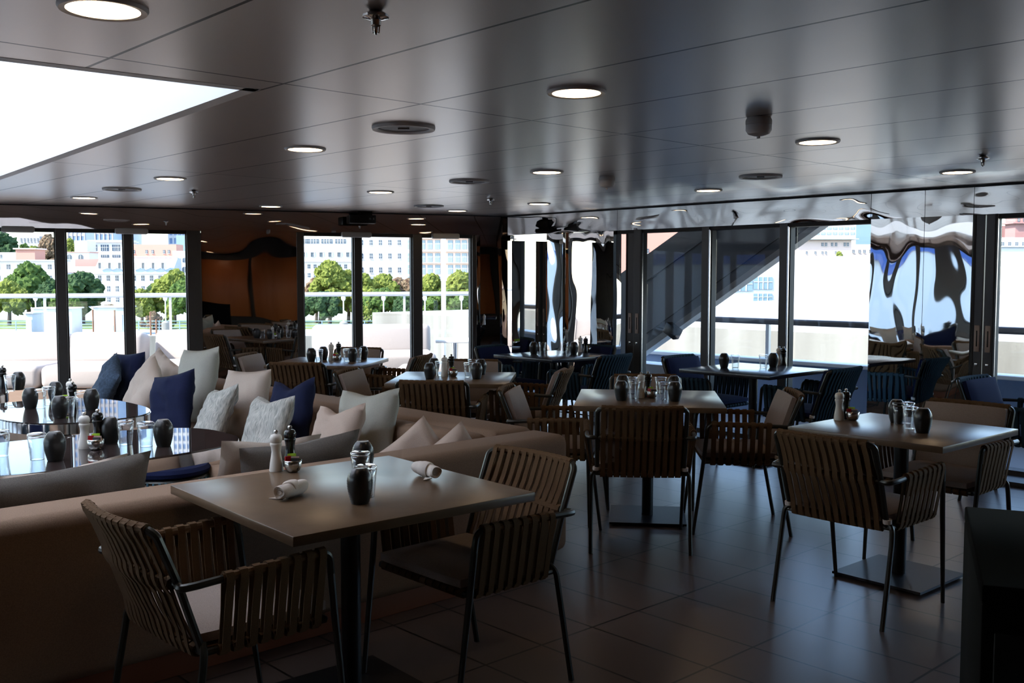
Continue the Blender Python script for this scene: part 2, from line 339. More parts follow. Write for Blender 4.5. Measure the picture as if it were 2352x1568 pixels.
for a,b in ((1258,1296),(1296,1419),(2000,2123),(2123,2234)):
    bm=nb(); wbox(bm,W2,*[t+d for t,d in zip(so_(W2,a,b),(.002,-.002))],0,WT,-.02,.09); 
    if a==1296:
        c=sum((v.co for v in bm.verts),Vector())/8; bmesh.ops.rotate(bm,cent=c,matrix=Matrix.Rotation(math.radians(-6),3,'Z'),verts=bm.verts)
    obj('steel_panel',bm,M['mirror'],wr,smooth=False)
# return of the corner column, seen square on
cd_=Vector((math.cos(math.radians(31.5)),math.sin(math.radians(31.5)),0)); cn_=Vector((-cd_.y,cd_.x,0)); c0=Vector((0.0,10.2,0))
def col_px(px): r=ray(px,633); r=Vector((r.x,r.y,0)); k=(c0.x*cd_.y-c0.y*cd_.x)/(r.x*cd_.y-r.y*cd_.x); return r*k
for nm,a,b,m_,off in (('column_edge',1175.5,1194,'mirror',0),('column_face',1194.5,1257,'flatmirror',.0)):
    A_,B_=col_px(a),col_px(b); bm=nb(); c=(A_+B_)/2+cn_*.04; c.z=.93; box(bm,c,((B_-A_).length,.08,1.86),math.radians(31.5)); obj(nm,bm,M[m_],wr,smooth=False)
def slider(name,px0,px1,label):
    e=thing(name,label,'door'); struct(e); s0,s1=so_(W2,px0,px1); mid=(s0+s1)/2
    for i,(a,b,t) in enumerate(((s0,mid-.01,.02),(mid+.01,s1,-.01))):
        bm=nb(); wbox(bm,W2,a,b,0,WT,t-.03,t+.05,0,.004); wbox(bm,W2,(a if i==0 else b)-.008,(a if i==0 else b)+.008,0,WT,t-.035,t+.055,1)
        d=obj('door_leaf',bm,[M['frame'],M['gasket']],e,smooth=False)
        bm=nb(); m_=(a+b)/2; wbox(bm,W2,m_-.02,m_+.02,.93,1.13,t-.036,t-.028,0,.003); wbox(bm,W2,m_-.005,m_+.005,.97,1.09,t-.038,t-.03,1,.002)
        obj('pull_handle',bm,[M['handle'],M['gasket']],d); 
        bm=nb(); wbox(bm,W2,m_-.012,m_+.012,.82,.845,t-.036,t-.028,0,.003); obj('lock',bm,M['steel'],d)
    bm=nb(); wbox(bm,W2,s1,s1+.012,0,WT,-.034,-.022); obj('edge_strip',bm,M['alu'],e)
    return e
slider('door_1',1441,1478,'sliding glass door stiles beside the corner column')
slider('door_2',2238,2290,'sliding glass door stiles right of the steel panels')
window('window_3',W2,[so_(W2,1482,1615),so_(W2,1640,1793),so_(W2,1825,2000),so_(W2,1420,1441)],[so_(W2,1615,1632),so_(W2,1793,1812)],'floor to ceiling windows on the right beneath the outdoor stair')
bm=nb()
for p in (1632,1812): s=S2(p); wbox(bm,W2,s,s+.012,0,WT-.03,-.034,-.022)
obj('edge_strip',bm,M['alu'],bpy.data.objects['window_3'])
a=S2(2293); p=[];q=[]
for k in range(4): p.append((a+k*1.2,a+1.1+k*1.2)); q.append((a+1.1+k*1.2,a+1.2+k*1.2))
window('window_4',W2,p,q,'glazed doors at the right edge of the view')
s2e=a+4.8
bm=nb(); wbox(bm,W2,s2e,END2,0,WT,-.02,.09); obj('wall_face',bm,M['dwall'],wr,smooth=False)
for i,(wl_,a,b) in enumerate(((W2,S2(2235),END2),(W2,0,S2(2000)))):
    bm=nb(); wbox(bm,wl_,a,b,0,.035,-.30,-.04); struct(obj('trim_%d'%(i+2),bm,M['frame'],smooth=False),'dark floor track along the right windows' if i else 'dark floor track by the right hand doors','trim')

W3=(rb(bS,3.6),AV.copy())
n_=int((aT-3.8)/1.0)
_N1=N1; N1=-BV
window('window_5',W3,[(.2+k*1.0,1.0+k*1.0) for k in range(n_)],[(k*1.0,.2+k*1.0) for k in range(n_+1)],'windows on the far side of the room, mirrored in the steel panels')
N1=_N1
bm=nb(); c=rb(bS+.02,(3.6+aT)/2,(WT+CEIL)/2); box(bm,c,(.1,aT-3.6,CEIL-WT),AN); struct(obj('trim_10',bm,M['dmirror'],smooth=False),'smoked fascia above the far side windows','trim')
# ------------------------------------------------------------ ceiling fittings
def downlight():
    t=thing('ceiling_light','x','ceiling light',group='round downlights in the ceiling')
    bm=nb(); lathe(bm,[(.088,-.002),(.090,-.008),(.106,-.010),(.110,-.004),(.110,.0),(.088,.0)],32); obj('trim_ring',bm,M['ring'],t)
    bm=nb(); lathe(bm,[(.0001,-.006),(.088,-.006),(.088,-.001),(.0001,-.001)],32); obj('diffuser',bm,M['lamp'],t); return t
LPX=[((237,17),'largest lit round downlight at the top left of the ceiling'),((1324,210),'lit round downlight in the middle of the near ceiling'),((1878,324),'lit round downlight behind the round smoke detector on the right'),((701,341),'lit round downlight just below left of the big speaker grille'),
((1256,394),'lit round downlight beyond the middle one, left of the second smoke detector'),((391,409),'lit round downlight between the skylight corner and the left windows'),((2199,394),'lit round downlight beside the sprinkler at far right'),((1627,436),'lit round downlight left of the speaker grille near the right windows'),
((874,440),'lit round downlight right of the left hand sprinkler'),((193,453),'lit round downlight nearest the left windows'),((1238,467),'lit round downlight close to the steel corner column'),((622,473),'lit round downlight before the smoked mirror panel'),((1050,483),'small far downlight before the right part of the smoked fascia')]
dl=downlight()
for i,(p,lab) in enumerate(LPX):
    q=at(*p,CEIL); o=dl if i==0 else dup(dl,(0,0,0),0,lab); o.location=q; o['label']=lab
lab='added downlight behind the viewer to brighten the wood panelling, out of the picture'
for b in (1.2,3.4,5.6): dup(dl,rb(b,-3.5,CEIL),0,lab)  # unseen lamps added to wash the wood panelling with light
def vent(rad,p,lab,first=None):
    if first: return dup(first,at(*p,CEIL),0,lab)
    t=thing('ceiling_speaker',lab,'ceiling speaker',at(*p,CEIL),group='round grilles in the ceiling')
    bm=nb(); lathe(bm,[(rad*.82,-.003),(rad*.84,-.012),(rad*.98,-.014),(rad,-.006),(rad,0),(rad*.82,0)],36); obj('grille_ring',bm,M['ring'],t)
    bm=nb(); lathe(bm,[(.0001,-.005),(rad*.82,-.005),(rad*.82,-.001),(.0001,-.001)],36); box(bm,(0,0,-.008),(.05,.012,.006)); obj('grille',bm,mat('grille_grey',(.2,.2,.2),.5,.3),t); return t
v0=vent(.145,(927,292),'largest round speaker grille on the near ceiling')
for p,l in (((280,433),'round speaker grille near the left windows'),((1078,415),'round speaker grille left of the second row of lights'),((985,472),'farthest round speaker grille before the smoked mirror'),((1747,404),'round speaker grille near the right windows')): vent(.145,p,l,v0)
def detector():
    t=thing('smoke_detector','round white smoke detector on the right half of the ceiling','smoke detector',at(1743,270,CEIL),group='smoke detectors on the ceiling')
    bm=nb(); lathe(bm,[(.050,0),(.056,-.012),(.056,-.03),(.0001,-.03)],28); obj('base',bm,M['ring'],t)
    bm=nb(); lathe(bm,[(.055,-.031),(.055,-.055),(.045,-.07),(.02,-.078),(.008,-.08),(.007,-.088),(.0001,-.088)],28); obj('sensor_head',bm,M['white'],t); return t
d0=detector(); dup(d0,at(1394,405,CEIL),0,'smaller looking smoke detector above the steel corner column')
def sprinkler(p,lab,first=None):
    if first: return dup(first,at(*p,CEIL),0,lab)
    t=thing('sprinkler_head',lab,'sprinkler',at(*p,CEIL),group='sprinkler heads on the ceiling')
    bm=nb(); lathe(bm,[(.015,0),(.034,-.012),(.034,-.018),(.016,-.024),(.0001,-.024)],24); obj('escutcheon',bm,M['chrome'],t)
    bm=nb(); lathe(bm,[(.014,-.02),(.013,-.038),(.006,-.042),(.006,-.055),(.003,-.062),(.0001,-.062)],12); tube(bm,[(-.010,0,-.034),(-.008,0,-.056),(.008,0,-.056),(.010,0,-.034)],.002,6); obj('nozzle',bm,M['steel'],t); return t
s0=sprinkler((863,24),'large sprinkler head at the top of the picture')
for p,l in (((445,437),'sprinkler head left of centre before the smoked mirror'),((1127,455),'small sprinkler head between two far downlights'),((2258,357),'sprinkler head at the far right of the ceiling')): sprinkler(p,l,s0)
# black projector box hanging close to the smoked fascia
q=at(838,488,CEIL-.01); t=thing('projector','small black projector box hung under the far ceiling','projector',(q.x,q.y,CEIL),math.radians(20))
bm=nb(); box(bm,(0,0,-.02),(.14,.08,.04)); obj('bracket',bm,M['black'],t)
bm=nb(); box(bm,(-.04,0,-.085),(.28,.2,.09),bev=.01); lathe(bm,[(.0001,0),(.03,0),(.03,.02)],16,(.05,-.1,-.09)); obj('housing',bm,M['black'],t)

# ------------------------------------------------------------ tables
def pedestal(e,base=.46,col=.035,top=.715,sq=True):
    bm=nb(); box(bm,(0,0,.0),(base,base,.012)); bmesh.ops.translate(bm,vec=(0,0,.016),verts=bm.verts); obj('base_plate',bm,M['black'],e,smooth=False)
    for i in (-1,1):
        for j in (-1,1): bm=nb(); lathe(bm,[(.016,0),(.016,.012)],12,(i*(base/2-.03),j*(base/2-.03),0)); obj('foot',bm,M['black'],e)
    bm=nb(); tube(bm,[(0,0,.02),(0,0,top-.01)],col,20); obj('column',bm,M['black'],e)
    bm=nb(); box(bm,(0,0,top-.008),(.3,.06,.016)); box(bm,(0,0,top-.008),(.06,.3,.016)); obj('bracket',bm,M['black'],e)
def square_table(s,m,label,c,deg,group):
    t=thing('square_table',label,'table',(c[0],c[1],0),math.radians(deg),group)
    bm=nb(); box(bm,(0,0,.7345),(s,s,.031),bev=.003); obj('table_top',bm,M[m],t); pedestal(t); return t
G='square pedestal tables'
TB={'T1':square_table(.93,'ttop','large taupe square table nearest the viewer with two rolled napkins',(-.574,3.482),40,G),
'T3':square_table(.875,'ttop','taupe square table in the middle right of the sofa end',(.842,6.115),-7,G),
'T5':square_table(.79,'ttop','taupe square table at right in front of the black cabinet',(1.934,4.898),41,G),
'T4':square_table(.87,'ttop','taupe square table behind the middle of the beige sofa',(-.432,7.354),-4,G),
'T6':square_table(.85,'ttop','taupe square table nearest the left windows',(-1.62,8.76),-9,G),
'T7':square_table(.82,'tblue','dark square table beside the steel corner column',(.40,9.50),41,G),
'T8':square_table(.85,'tblue','dark square table under the outdoor stair window',(1.958,8.043),43,G),
'T9':square_table(.85,'tblue','dark square table cut off by the right edge',(3.86,6.25),43,G)}
def superpts(cx,cy,w,h,n=56,e=3.0):
    P=[]
    for k in range(n):
        t=2*PI*k/n; c,s=math.cos(t),math.sin(t)
        P.append((cx+w/2*math.copysign(abs(c)**(2/e),c),cy+h/2*math.copysign(abs(s)**(2/e),s)))
    return P
def glass_table(label,b,a,w,h,e=3.0):
    t=thing('lounge_table',label,'table',rb(b,a),AN,'glossy rounded tables by the sofa')
    bm=nb(); prism(bm,superpts(0,0,w,h,e=e),.722,.75); obj('table_top',bm,M['tglass'],t,angle=50)
    bm=nb(); prism(bm,superpts(0,0,w+.006,h+.006,e=e),.690,.742); prism(bm,superpts(0,0,w-.02,h-.02,e=e),.688,.70); obj('chrome_band',bm,M['chrome'],t,angle=50)
    pedestal(t,.4,.03,.69); return t
glass_table('glossy dark rounded table nearest the grey cushions',1.42,4.42,1.62,.84)
glass_table('glossy dark rounded table in the middle of the three',1.96,5.80,.78,1.14,2.6)
glass_table('farthest glossy dark rounded table at the left edge',1.62,7.28,.84,1.14,2.6)

# ------------------------------------------------------------ chairs
def cushion_bm(w,d,t,c,puff=.012,rx=0):
    bm=nb(); bmesh.ops.create_grid(bm,x_segments=10,y_segments=10,size=.5); g=bm.verts[:]
    r=bmesh.ops.extrude_face_region(bm,geom=bm.faces[:]); up=[v for v in r['geom'] if isinstance(v,bmesh.types.BMVert)]
    ups=set(up)
    for v in bm.verts:
        top=v in ups; x,y=v.co.x*2,v.co.y*2; ed=max(abs(x),abs(y))
        f=(1-min(1,max(0,(ed-.86)/.14))**2)
        rr=.03
        k=1-rr*(1 if ed>.99 else 0)
        v.co=Vector((x*w/2*(1-.02*(abs(y)**4)),y*d/2*(1-.02*(abs(x)**4)),(t/2*(.55+.45*f)+puff*(1-x*x)*(1-y*y))*(1 if top else -1)))
    bmesh.ops.rotate(bm,matrix=Matrix.Rotation(rx,3,'X'),verts=bm.verts,cent=(0,0,0)); bmesh.ops.translate(bm,vec=c,verts=bm.verts); return bm
def make_chair(name,label,web,cush,back):
    t=thing(name,label,'chair'); wm,cm,tm=M[web],M[cush],M['tube']
    bow=lambda x:-.035*(1-(x/.24)**2)      # the back is bowed outwards in plan
    yb=lambda z:-.19-.07*(z-.42)/.22 if z<.64 else -.26-.065*(z-.64)/.16
    def bar(z,dy,r,x0,x1,seg=8,k=9): return [(x0+(x1-x0)*i/k,yb(z)+bow(x0+(x1-x0)*i/k)*(1 if z>.5 else .3)+dy,z) for i in range(k+1)]
    bm=nb(); tube(bm,[(-.235,-.19,.425),(-.237,-.26,.64),(-.238,-.318,.785)]+[(x,-.325+bow(x),.80) for x in (-.215,-.14,-.07,0,.07,.14,.215)]+[(.238,-.318,.785),(.237,-.26,.64),(.235,-.19,.425)],.0125,8,rad=.03)
    tube(bm,bar(.635,0,0,-.235,.235),.010,8); tube(bm,bar(.425,0,0,-.25,.25),.011,8); obj('back_frame',bm,tm,t)
    bm=nb()
    n=12
    for k in range(n):
        x=-.203+.406*k/(n-1); o=.5*.406/(n-1); B1=bow(x); B0=B1*.3; Bm=B1; h=lambda dy,z,xx=x:(xx,yb(z)+(B0+(B1-B0)*min(1,(z-.42)/.21))+dy,z)
        ribbon(bm,[h(-.020,.412),h(-.020,.44),h(-.011,.49),h(-.011,.60),h(-.0185,.625),h(-.0185,.645),h(-.011,.67),h(-.010,.74),h(-.016,.785),(x,-.341+B1,.808),(x,-.326+B1,.817),(x,-.310+B1,.806),h(.014,.785,x+.001),h(.009,.70,x+o*.4),h(.015,.635,x+o*.8),h(.008,.52,x+o),h(.016,.425,x+o)],(1,0,0),.0235,.0035)
        for z,rr in ((.635,.0185),(.425,.0195)):
            yy=h(0,z)[1]; tube(bm,[(x+.0155,yy,z),(x-.0155,yy,z)],rr,8)
    tube(bm,[(x,-.325+bow(x),.802) for x in [-.214+.428*i/10 for i in range(11)]],.0155,10); obj('back_webbing',bm,wm,t)
    bm=nb(); 
    for s in (-1,1): tube(bm,[(s*.25,-.19,.425),(s*.252,.215,.425)],.011,8)
    tube(bm,[(-.25,.215,.425),(.25,.215,.425)],.011,8); obj('seat_frame',bm,tm,t)
    bm=nb(); box(bm,(0,.012,.432),(.48,.40,.008)); 
    for k in range(12): x=-.215+.43*k/11; tube(bm,[(x-.015,.215,.425),(x+.015,.215,.425)],.0165,8)
    obj('seat_webbing',bm,wm,t)
    for s in (-1,1):
        bm=nb(); tube(bm,[(s*.236,-.26,.635),(s*.278,-.275,.635),(s*.290,-.235,.638),(s*.292,.08,.652),(s*.290,.208,.650),(s*.286,.216,.58)],.0120,8,rad=.04); obj('arm_rail',bm,tm,t)
        bm=nb()
        for k in range(8):
            y=-.135+.31*k/7; zt=.643+.009*(y+.152)/.342
            ribbon(bm,[(s*.243,y,.41),(s*.250,y,.428),(s*.268,y,.54),(s*.275,y,zt-.012),(s*.2755,y,zt+.004),(s*.281,y,zt+.0145),(s*.2915,y,zt+.018),(s*.302,y,zt+.0145),(s*.3075,y,zt+.004),(s*.307,y,zt-.012),(s*.290,y,.54),(s*.272,y,.43),(s*.256,y,.408)],(0,1,0),.025,.0035)
        tube(bm,[(s*.2915,-.152,.643),(s*.291,.190,.652)],.0150,10)
        for k in range(8): y=-.135+.31*k/7; tube(bm,[(s*.253,y-.016,.425),(s*.253,y+.016,.425)],.0165,8)
        obj('arm_webbing',bm,wm,t)
        bm=nb(); tube(bm,[(s*.286,.214,.60),(s*.281,.232,.43),(s*.270,.285,0)],[.012,.012,.0095],8); obj('leg',bm,tm,t)
        bm=nb(); tube(bm,[(s*.236,-.188,.448),(s*.262,-.198,.425),(s*.266,-.205,.37),(s*.268,-.275,0)],.0115,8,rad=.03); obj('leg',bm,tm,t)
        if back:
            bm=nb(); tube(bm,[(s*.240,-.198,.445),(s*.240,-.200,.463)],.019,12); obj('cushion_tie',bm,M['linen'],t)
    obj('seat_cushion',cushion_bm(.47,.43,.05,(0,.02,.462)),cm,t)
    if back: obj('back_cushion',cushion_bm(.44,.35,.05,(0,-.236,.635),.012,math.radians(109)),cm,t)
    return t
CB=make_chair('dining_chair','x','webb','cushb',True); CN=make_chair('dining_chair','x','webb','cushb',False); CT=make_chair('dining_chair','x','webt','cushn',True)
chairs=[
(CN,(-1.15,2.87),44,'brown webbed armchair at bottom left corner, seen from behind its shoulder'),
(CN,(.075,3.85),223,'brown webbed armchair at the right side of the nearest table'),
(CB,(.69,5.24),86,'brown webbed armchair with its back to the viewer at the middle table'),
(CB,(1.68,5.93),176,'brown armchair with pale cushion on the right side of the middle table'),
(CB,(-.03,6.18),-10,'brown armchair with pale cushion on the left side of the middle table'),
(CB,(.93,6.92),-94,'brown armchair on the far side of the middle table, mostly hidden'),
(CB,(-.53,6.54),84,'brown webbed armchair back just behind the middle of the sofa'),
(CB,(-1.22,7.32),-12,'brown armchair with pale cushion on the left of the table behind the sofa'),
(CB,(.40,7.40),167,'brown armchair with pale cushion on the right of the table behind the sofa'),
(CB,(-.33,8.18),-93,'brown armchair on the far side of the table behind the sofa'),
(CB,(-1.72,7.90),82,'brown webbed armchair back standing left behind the sofa'),
(CB,(-2.36,8.82),-10,'brown armchair with pale cushion before the smoked mirror panel'),
(CB,(-.78,8.66),167,'brown armchair on the right of the table by the left windows'),
(CB,(-1.47,9.55),-99,'brown armchair on the window side of the table by the left windows'),
(CB,(1.35,4.29),42,'brown webbed armchair with its back to the viewer at the right hand table'),
(CB,(2.50,5.42),223,'brown armchair with taupe cushions behind the right hand table'),
(CT,(-.21,9.86),-40,'navy cushioned teal armchair left of the table by the corner column'),
(CT,(.91,8.72),136,'teal webbed armchair with its back turned before the sliding door'),
(CT,(.86,9.93),223,'teal armchair squeezed between the corner column and its dark table'),
(CT,(1.45,8.62),-47,'navy cushioned teal armchair left of the table under the stair'),
(CT,(2.50,7.44),132,'dark teal armchair with its back turned by the steel panels'),
(CT,(3.17,6.80),-50,'navy cushioned teal armchair at the far right by the doors')]
used=set()
for proto,p,deg,lab in chairs:
    a=math.radians(deg); f=Vector((math.cos(a),math.sin(a),0)); c=Vector((p[0],p[1],0))+f*.325; rz=a-PI/2
    g='brown webbed armchairs' if proto is not CT else 'teal webbed armchairs'
    if proto.name not in used:
        used.add(proto.name); proto.location=c; proto.rotation_euler=(0,0,rz); proto['label']=lab; proto['group']=g
    else: dup(proto,c,rz,lab,g)
c=rb(1.02,5.35); dup(CT,c,AN-PI/2,'teal armchair cut off at the left edge beside the glossy tables','teal webbed armchairs')
# rope stool below the nearest glossy table
q=at(385,1072,.44); q.z=0; t=thing('rope_stool','round teal rope stool with navy seat under the nearest glossy table','stool',q)
bm=nb(); lathe(bm,[(.0001,.40),(.20,.40),(.225,.415),(.23,.435),(.215,.455),(.10,.465),(.0001,.467)],32); obj('seat_cushion',bm,M['cushn'],t)
bm=nb(); lathe(bm,[(.0001,.38),(.215,.38),(.222,.39),(.215,.40),(.0001,.40)],32); lathe(bm,[(.13,0),(.16,.01),(.15,.02),(.12,.015)],32); tube(bm,[(0,0,.01),(0,0,.38)],.02,10); obj('stool_frame',bm,M['tube'],t)
bm=nb()
for k in range(44):
    a=2*PI*k/44; a2=a+.12; tube(bm,[(.222*math.cos(a),.222*math.sin(a),.392),(.225*math.cos(a),.225*math.sin(a),.34),(.15*math.cos(a2),.15*math.sin(a2),.015)],.006,6,rad=.05)
obj('rope_skirt',bm,mat('teal_rope',(.06,.17,.23),.8),t)

# ------------------------------------------------------------ corner sofa
t=thing('corner_sofa','long beige upholstered corner sofa wrapping round the glossy tables','sofa',rb(3.5,3.6),AN)
def sbox(name,b0,b1,a0,a1,z0,z1,m='sofa',bev=.05,seg=4):
    bm=nb(); box(bm,((b0+b1)/2-3.5,(a0+a1)/2-3.6,(z0+z1)/2),(b1-b0,a1-a0,z1-z0),bev=bev,seg=seg); return obj(name,bm,M[m],t,angle=60)
AE=9.0
sbox('backrest',-1.2,3.64,3.47,3.735,.10,.70); 
sbox('backrest',3.35,3.64,3.72,6.05,.10,.71); sbox('backrest',3.35,3.64,6.05,AE,.10,.71)
sbox('plinth',-1.1,3.42,3.53,3.9,0,.105,'plinth',.004); sbox('plinth',3.0,3.55,3.6,AE-.1,0,.105,'plinth',.004)
for b0,b1 in ((-1.2,.3),(.3,1.5),(1.5,2.52)): sbox('seat_cushion',b0+.004,b1-.004,3.735,4.21,.12,.43)
for a0,a1 in ((3.735,5.3),(5.3,7.15),(7.15,AE)): sbox('seat_cushion',2.52,3.36,a0+.004,a1-.004,.12,.43)
sbox('corner_cushion',3.20,3.37,3.76,4.9,.43,.70,bev=.06)
# scatter cushions
def pillow_bm(w,h,th,seed,dent=.0,wr=.006):
    n=16; bm=nb(); rows={}
    for s in (1,-1):
        for i in range(n+1):
            for j in range(n+1):
                u=-1+2*i/n; v=-1+2*j/n; edge=(i in (0,n) or j in (0,n))
                if s==-1 and edge: rows[(s,i,j)]=rows[(1,i,j)]; continue
                x=w/2*u*(1-.07*math.cos(v*PI/2)); z=h/2*v*(1-.07*math.cos(u*PI/2))
                k=((1-u**4)*(1-v**4))**.55
                y=s*th/2*k
                q=Vector((u*2.1+seed*3.1,v*2.1,s*1.7+seed)); 
                nn=noise.noise(q)*wr*3*k+noise.noise(q*2.7)*wr*1.6*k
                z-=dent*max(0,v)**2*math.exp(-(u*2.2)**2)*h
                rows[(s,i,j)]=bm.verts.new((x,y+s*nn,z))
    for s in (1,-1):
        for i in range(n):
            for j in range(n):
                f=[rows[(s,i,j)],rows[(s,i+1,j)],rows[(s,i+1,j+1)],rows[(s,i,j+1)]]
                try: bm.faces.new(f if s==1 else f[::-1])
                except ValueError: pass
    return bm
PM={'navy':fabric('navy_linen',(.010,.015,.048),.2),'beige':fabric('beige_linen',(.56,.47,.40),.06),'greyg':fabric('grey_green_linen',(.42,.42,.37),.08),'denim':fabric('denim_blue',(.055,.085,.13),.3,60),
'heath':fabric('heather_weave',(.5,.5,.45),.1),'grey':fabric('charcoal_weave',(.135,.12,.108),.18),'peach':fabric('peach_linen',(.52,.41,.34),.06)}
noisy(PM['heath'],(.26,.27,.25),(.66,.65,.60),60,3,(3,1,.35))
def on_b(px,b):     # point of the far sofa wing on bearing px at grid line b
    r=ray(px,633); r=Vector((r.x,r.y,0)); k=b/r.dot(BV); return r*k
def pillow(m,px,b,z,w,h,th,yaw,lean,roll,seed,lab,dent=.0,off=None,stitch=True):
    p=on_b(px,b) if off is None else rb(*off)
    o=obj('scatter_cushion',pillow_bm(w,h,th,seed,dent,.009),PM[m],angle=80)
    o.location=(p.x,p.y,z)
    # face towards -b, then yaw / lean / roll
    base=Matrix.Rotation(AN+PI/2+math.radians(yaw),4,'Z')@Matrix.Rotation(math.radians(lean),4,'X')@Matrix.Rotation(math.radians(roll),4,'Y')
    o.rotation_euler=base.to_euler()
    tag(o,lab,'cushion','scatter cushions on the corner sofa'); return o
# lean>0 tips the top towards +b (the backrest)
P=pillow
P('navy',280,3.22,.66,.46,.44,.13,8,16,5,2,'navy cushion farthest left on the sofa, behind the denim blue one')
P('denim',236,3.02,.62,.44,.44,.13,-10,24,-22,1,'faded denim blue cushion slanting at the far left end')
P('beige',362,3.26,.69,.42,.40,.11,5,15,-20,4,'small looking beige cushion tucked behind between navy and grey green ones')
P('beige',322,3.02,.63,.48,.47,.14,-6,24,-26,3,'beige cushion tilted between the denim blue and the front navy one')
P('navy',387,2.90,.62,.42,.46,.14,12,16,12,5,'navy cushion standing in front of the big grey green one')
P('greyg',444,3.20,.71,.46,.56,.15,5,14,6,6,'largest grey green linen cushion at the left half of the sofa')
P('heath',487,2.93,.61,.44,.40,.12,-12,26,12,7,'left one of the two heathered grey cushions',.06)
P('beige',556,3.16,.65,.44,.48,.13,10,14,4,8,'beige cushion standing between the two heathered grey ones')
P('heath',605,2.90,.60,.46,.42,.13,-4,22,6,9,'right one of the two heathered grey cushions',.08)
P('navy',660,3.14,.64,.46,.47,.13,0,14,8,10,'navy cushion at the right behind a heathered grey one',.1)
P('peach',762,2.92,.61,.46,.42,.13,-4,20,8,11,'pale peach cushion in front of a grey linen cushion',.10)
P('greyg',836,3.14,.65,.47,.46,.14,6,15,6,12,'grey linen cushion nearest the sofa corner',.05)
P('peach',955,3.05,.53,.38,.38,.14,50,10,38,13,'left one of the two folded peach cushions in the sofa corner')
P('peach',1040,3.13,.53,.36,.36,.14,58,8,35,14,'right one of the two folded peach cushions in the sofa corner')
def npillow(m,b,a,z,w,h,th,yaw,lean,roll,seed,lab,dent=.04):
    o=obj('scatter_cushion',pillow_bm(w,h,th,seed,dent,.009),PM[m],angle=80); p=rb(b,a,z); o.location=p
    o.rotation_euler=(Matrix.Rotation(AN+math.radians(yaw),4,'Z')@Matrix.Rotation(math.radians(lean),4,'X')@Matrix.Rotation(math.radians(roll),4,'Y')).to_euler()
    tag(o,lab,'cushion','scatter cushions on the corner sofa'); return o
npillow('grey',2.28,3.83,.60,.60,.40,.16,0,14,-2,21,'charcoal grey cushion behind the nearest table, seen over the backrest')
npillow('beige',2.20,3.98,.62,.50,.36,.10,0,20,3,22,'light cushion just showing behind the charcoal one by the nearest table')
npillow('grey',1.28,3.83,.60,.66,.42,.17,2,14,-3,23,'charcoal grey cushion at the left edge over the backrest',.0)
npillow('beige',1.32,4.00,.61,.52,.36,.10,3,20,-3,24,'light cushion peeping out behind the left charcoal one')
npillow('grey',.55,3.83,.60,.60,.40,.16,0,14,2,25,'charcoal grey cushion beyond the left edge of the picture')

# ------------------------------------------------------------ tableware
def cup_proto():
    t=thing('ribbed_tumbler','x','tumbler',group='black ribbed tumblers')
    pr=[(.0001,0),(.029,0),(.030,.003)]; n=26
    for k in range(n+1):
        u=k/n; z=.003+.112*u
        r=.030+.0125*math.sin(min(1,u/.62)*PI/2) if u<.62 else .0425-.0165*((u-.62)/.38)**2
        pr.append((r+(.0007 if k%2 else -.0007),z))
    pr+=[(.024,.1165),(.019,.118),(.017,.1165),(.0001,.1165)]
    bm=nb(); lathe(bm,pr,28); obj('tumbler_body',bm,M['cup'],t,angle=80)
    bm=nb(); lathe(bm,[(.021,.1178),(.024,.1168),(.0225,.1185),(.019,.1190),(.0175,.1180)],28); obj('foot_ring',bm,mat('glazed_grey',(.12,.11,.10),.3),t); return t
def glass_proto():
    t=thing('drinking_glass','x','glass',group='clear upturned glasses')
    bm=nb(); lathe(bm,[(.027,0),(.031,.045),(.037,.10),(.0355,.107),(.030,.109),(.0001,.108)],28); 
    obj('glass_body',bm,M['cglass'],t,angle=80)
    bm=nb(); lathe(bm,[(.0245,.001),(.0285,.045),(.0335,.090),(.030,.094),(.0001,.094)],28); obj('inner_wall',bm,M['cglass'],t,angle=80); return t
def mill_proto(m,lab):
    t=thing('pepper_mill' if m=='bmill' else 'salt_mill','x','mill',group='%s mills'%lab)
    bm=nb(); lathe(bm,[(.0001,0),(.0265,0),(.027,.004),(.0245,.03),(.0195,.06),(.0175,.075),(.0195,.092),(.0225,.102),(.0225,.108),(.020,.110),(.0001,.110)],28); obj('mill_body',bm,M[m],t,angle=60)
    bm=nb(); lathe(bm,[(.0001,.111),(.020,.111),(.0235,.118),(.0235,.130),(.019,.140),(.011,.1435),(.0001,.144)],28); obj('mill_head',bm,M[m],t,angle=60)
    bm=nb(); lathe(bm,[(.0001,.143),(.005,.144),(.0055,.147),(.0085,.150),(.0085,.155),(.005,.159),(.0001,.160)],16); obj('knob',bm,M['steel'],t); return t
def bowl_proto():
    t=thing('sachet_bowl','x','bowl',group='steel sachet bowls')
    bm=nb(); lathe(bm,[(.0001,0),(.018,0),(.026,.006),(.033,.022),(.0345,.045),(.0325,.046),(.031,.022),(.024,.008),(.0001,.005)],28); obj('bowl_shell',bm,M['steel'],t,angle=70); return t
def sachet(nm,m,w,h,th,fan):
    t=thing(nm,'x','sachet',group=nm.replace('_',' ')+'s')
    for k in range(fan):
        bm=nb(); box(bm,((k-(fan-1)/2)*.002,(k-(fan-1)/2)*.006,h/2),(w,th,h),rx=math.radians(-6+4*k),rz=math.radians((k-1)*9)); box(bm,((k-(fan-1)/2)*.002,(k-(fan-1)/2)*.006,h),(w,th*.5,.006),rx=math.radians(-6+4*k),rz=math.radians((k-1)*9)); obj('packet',bm,M[m],t)
    return t
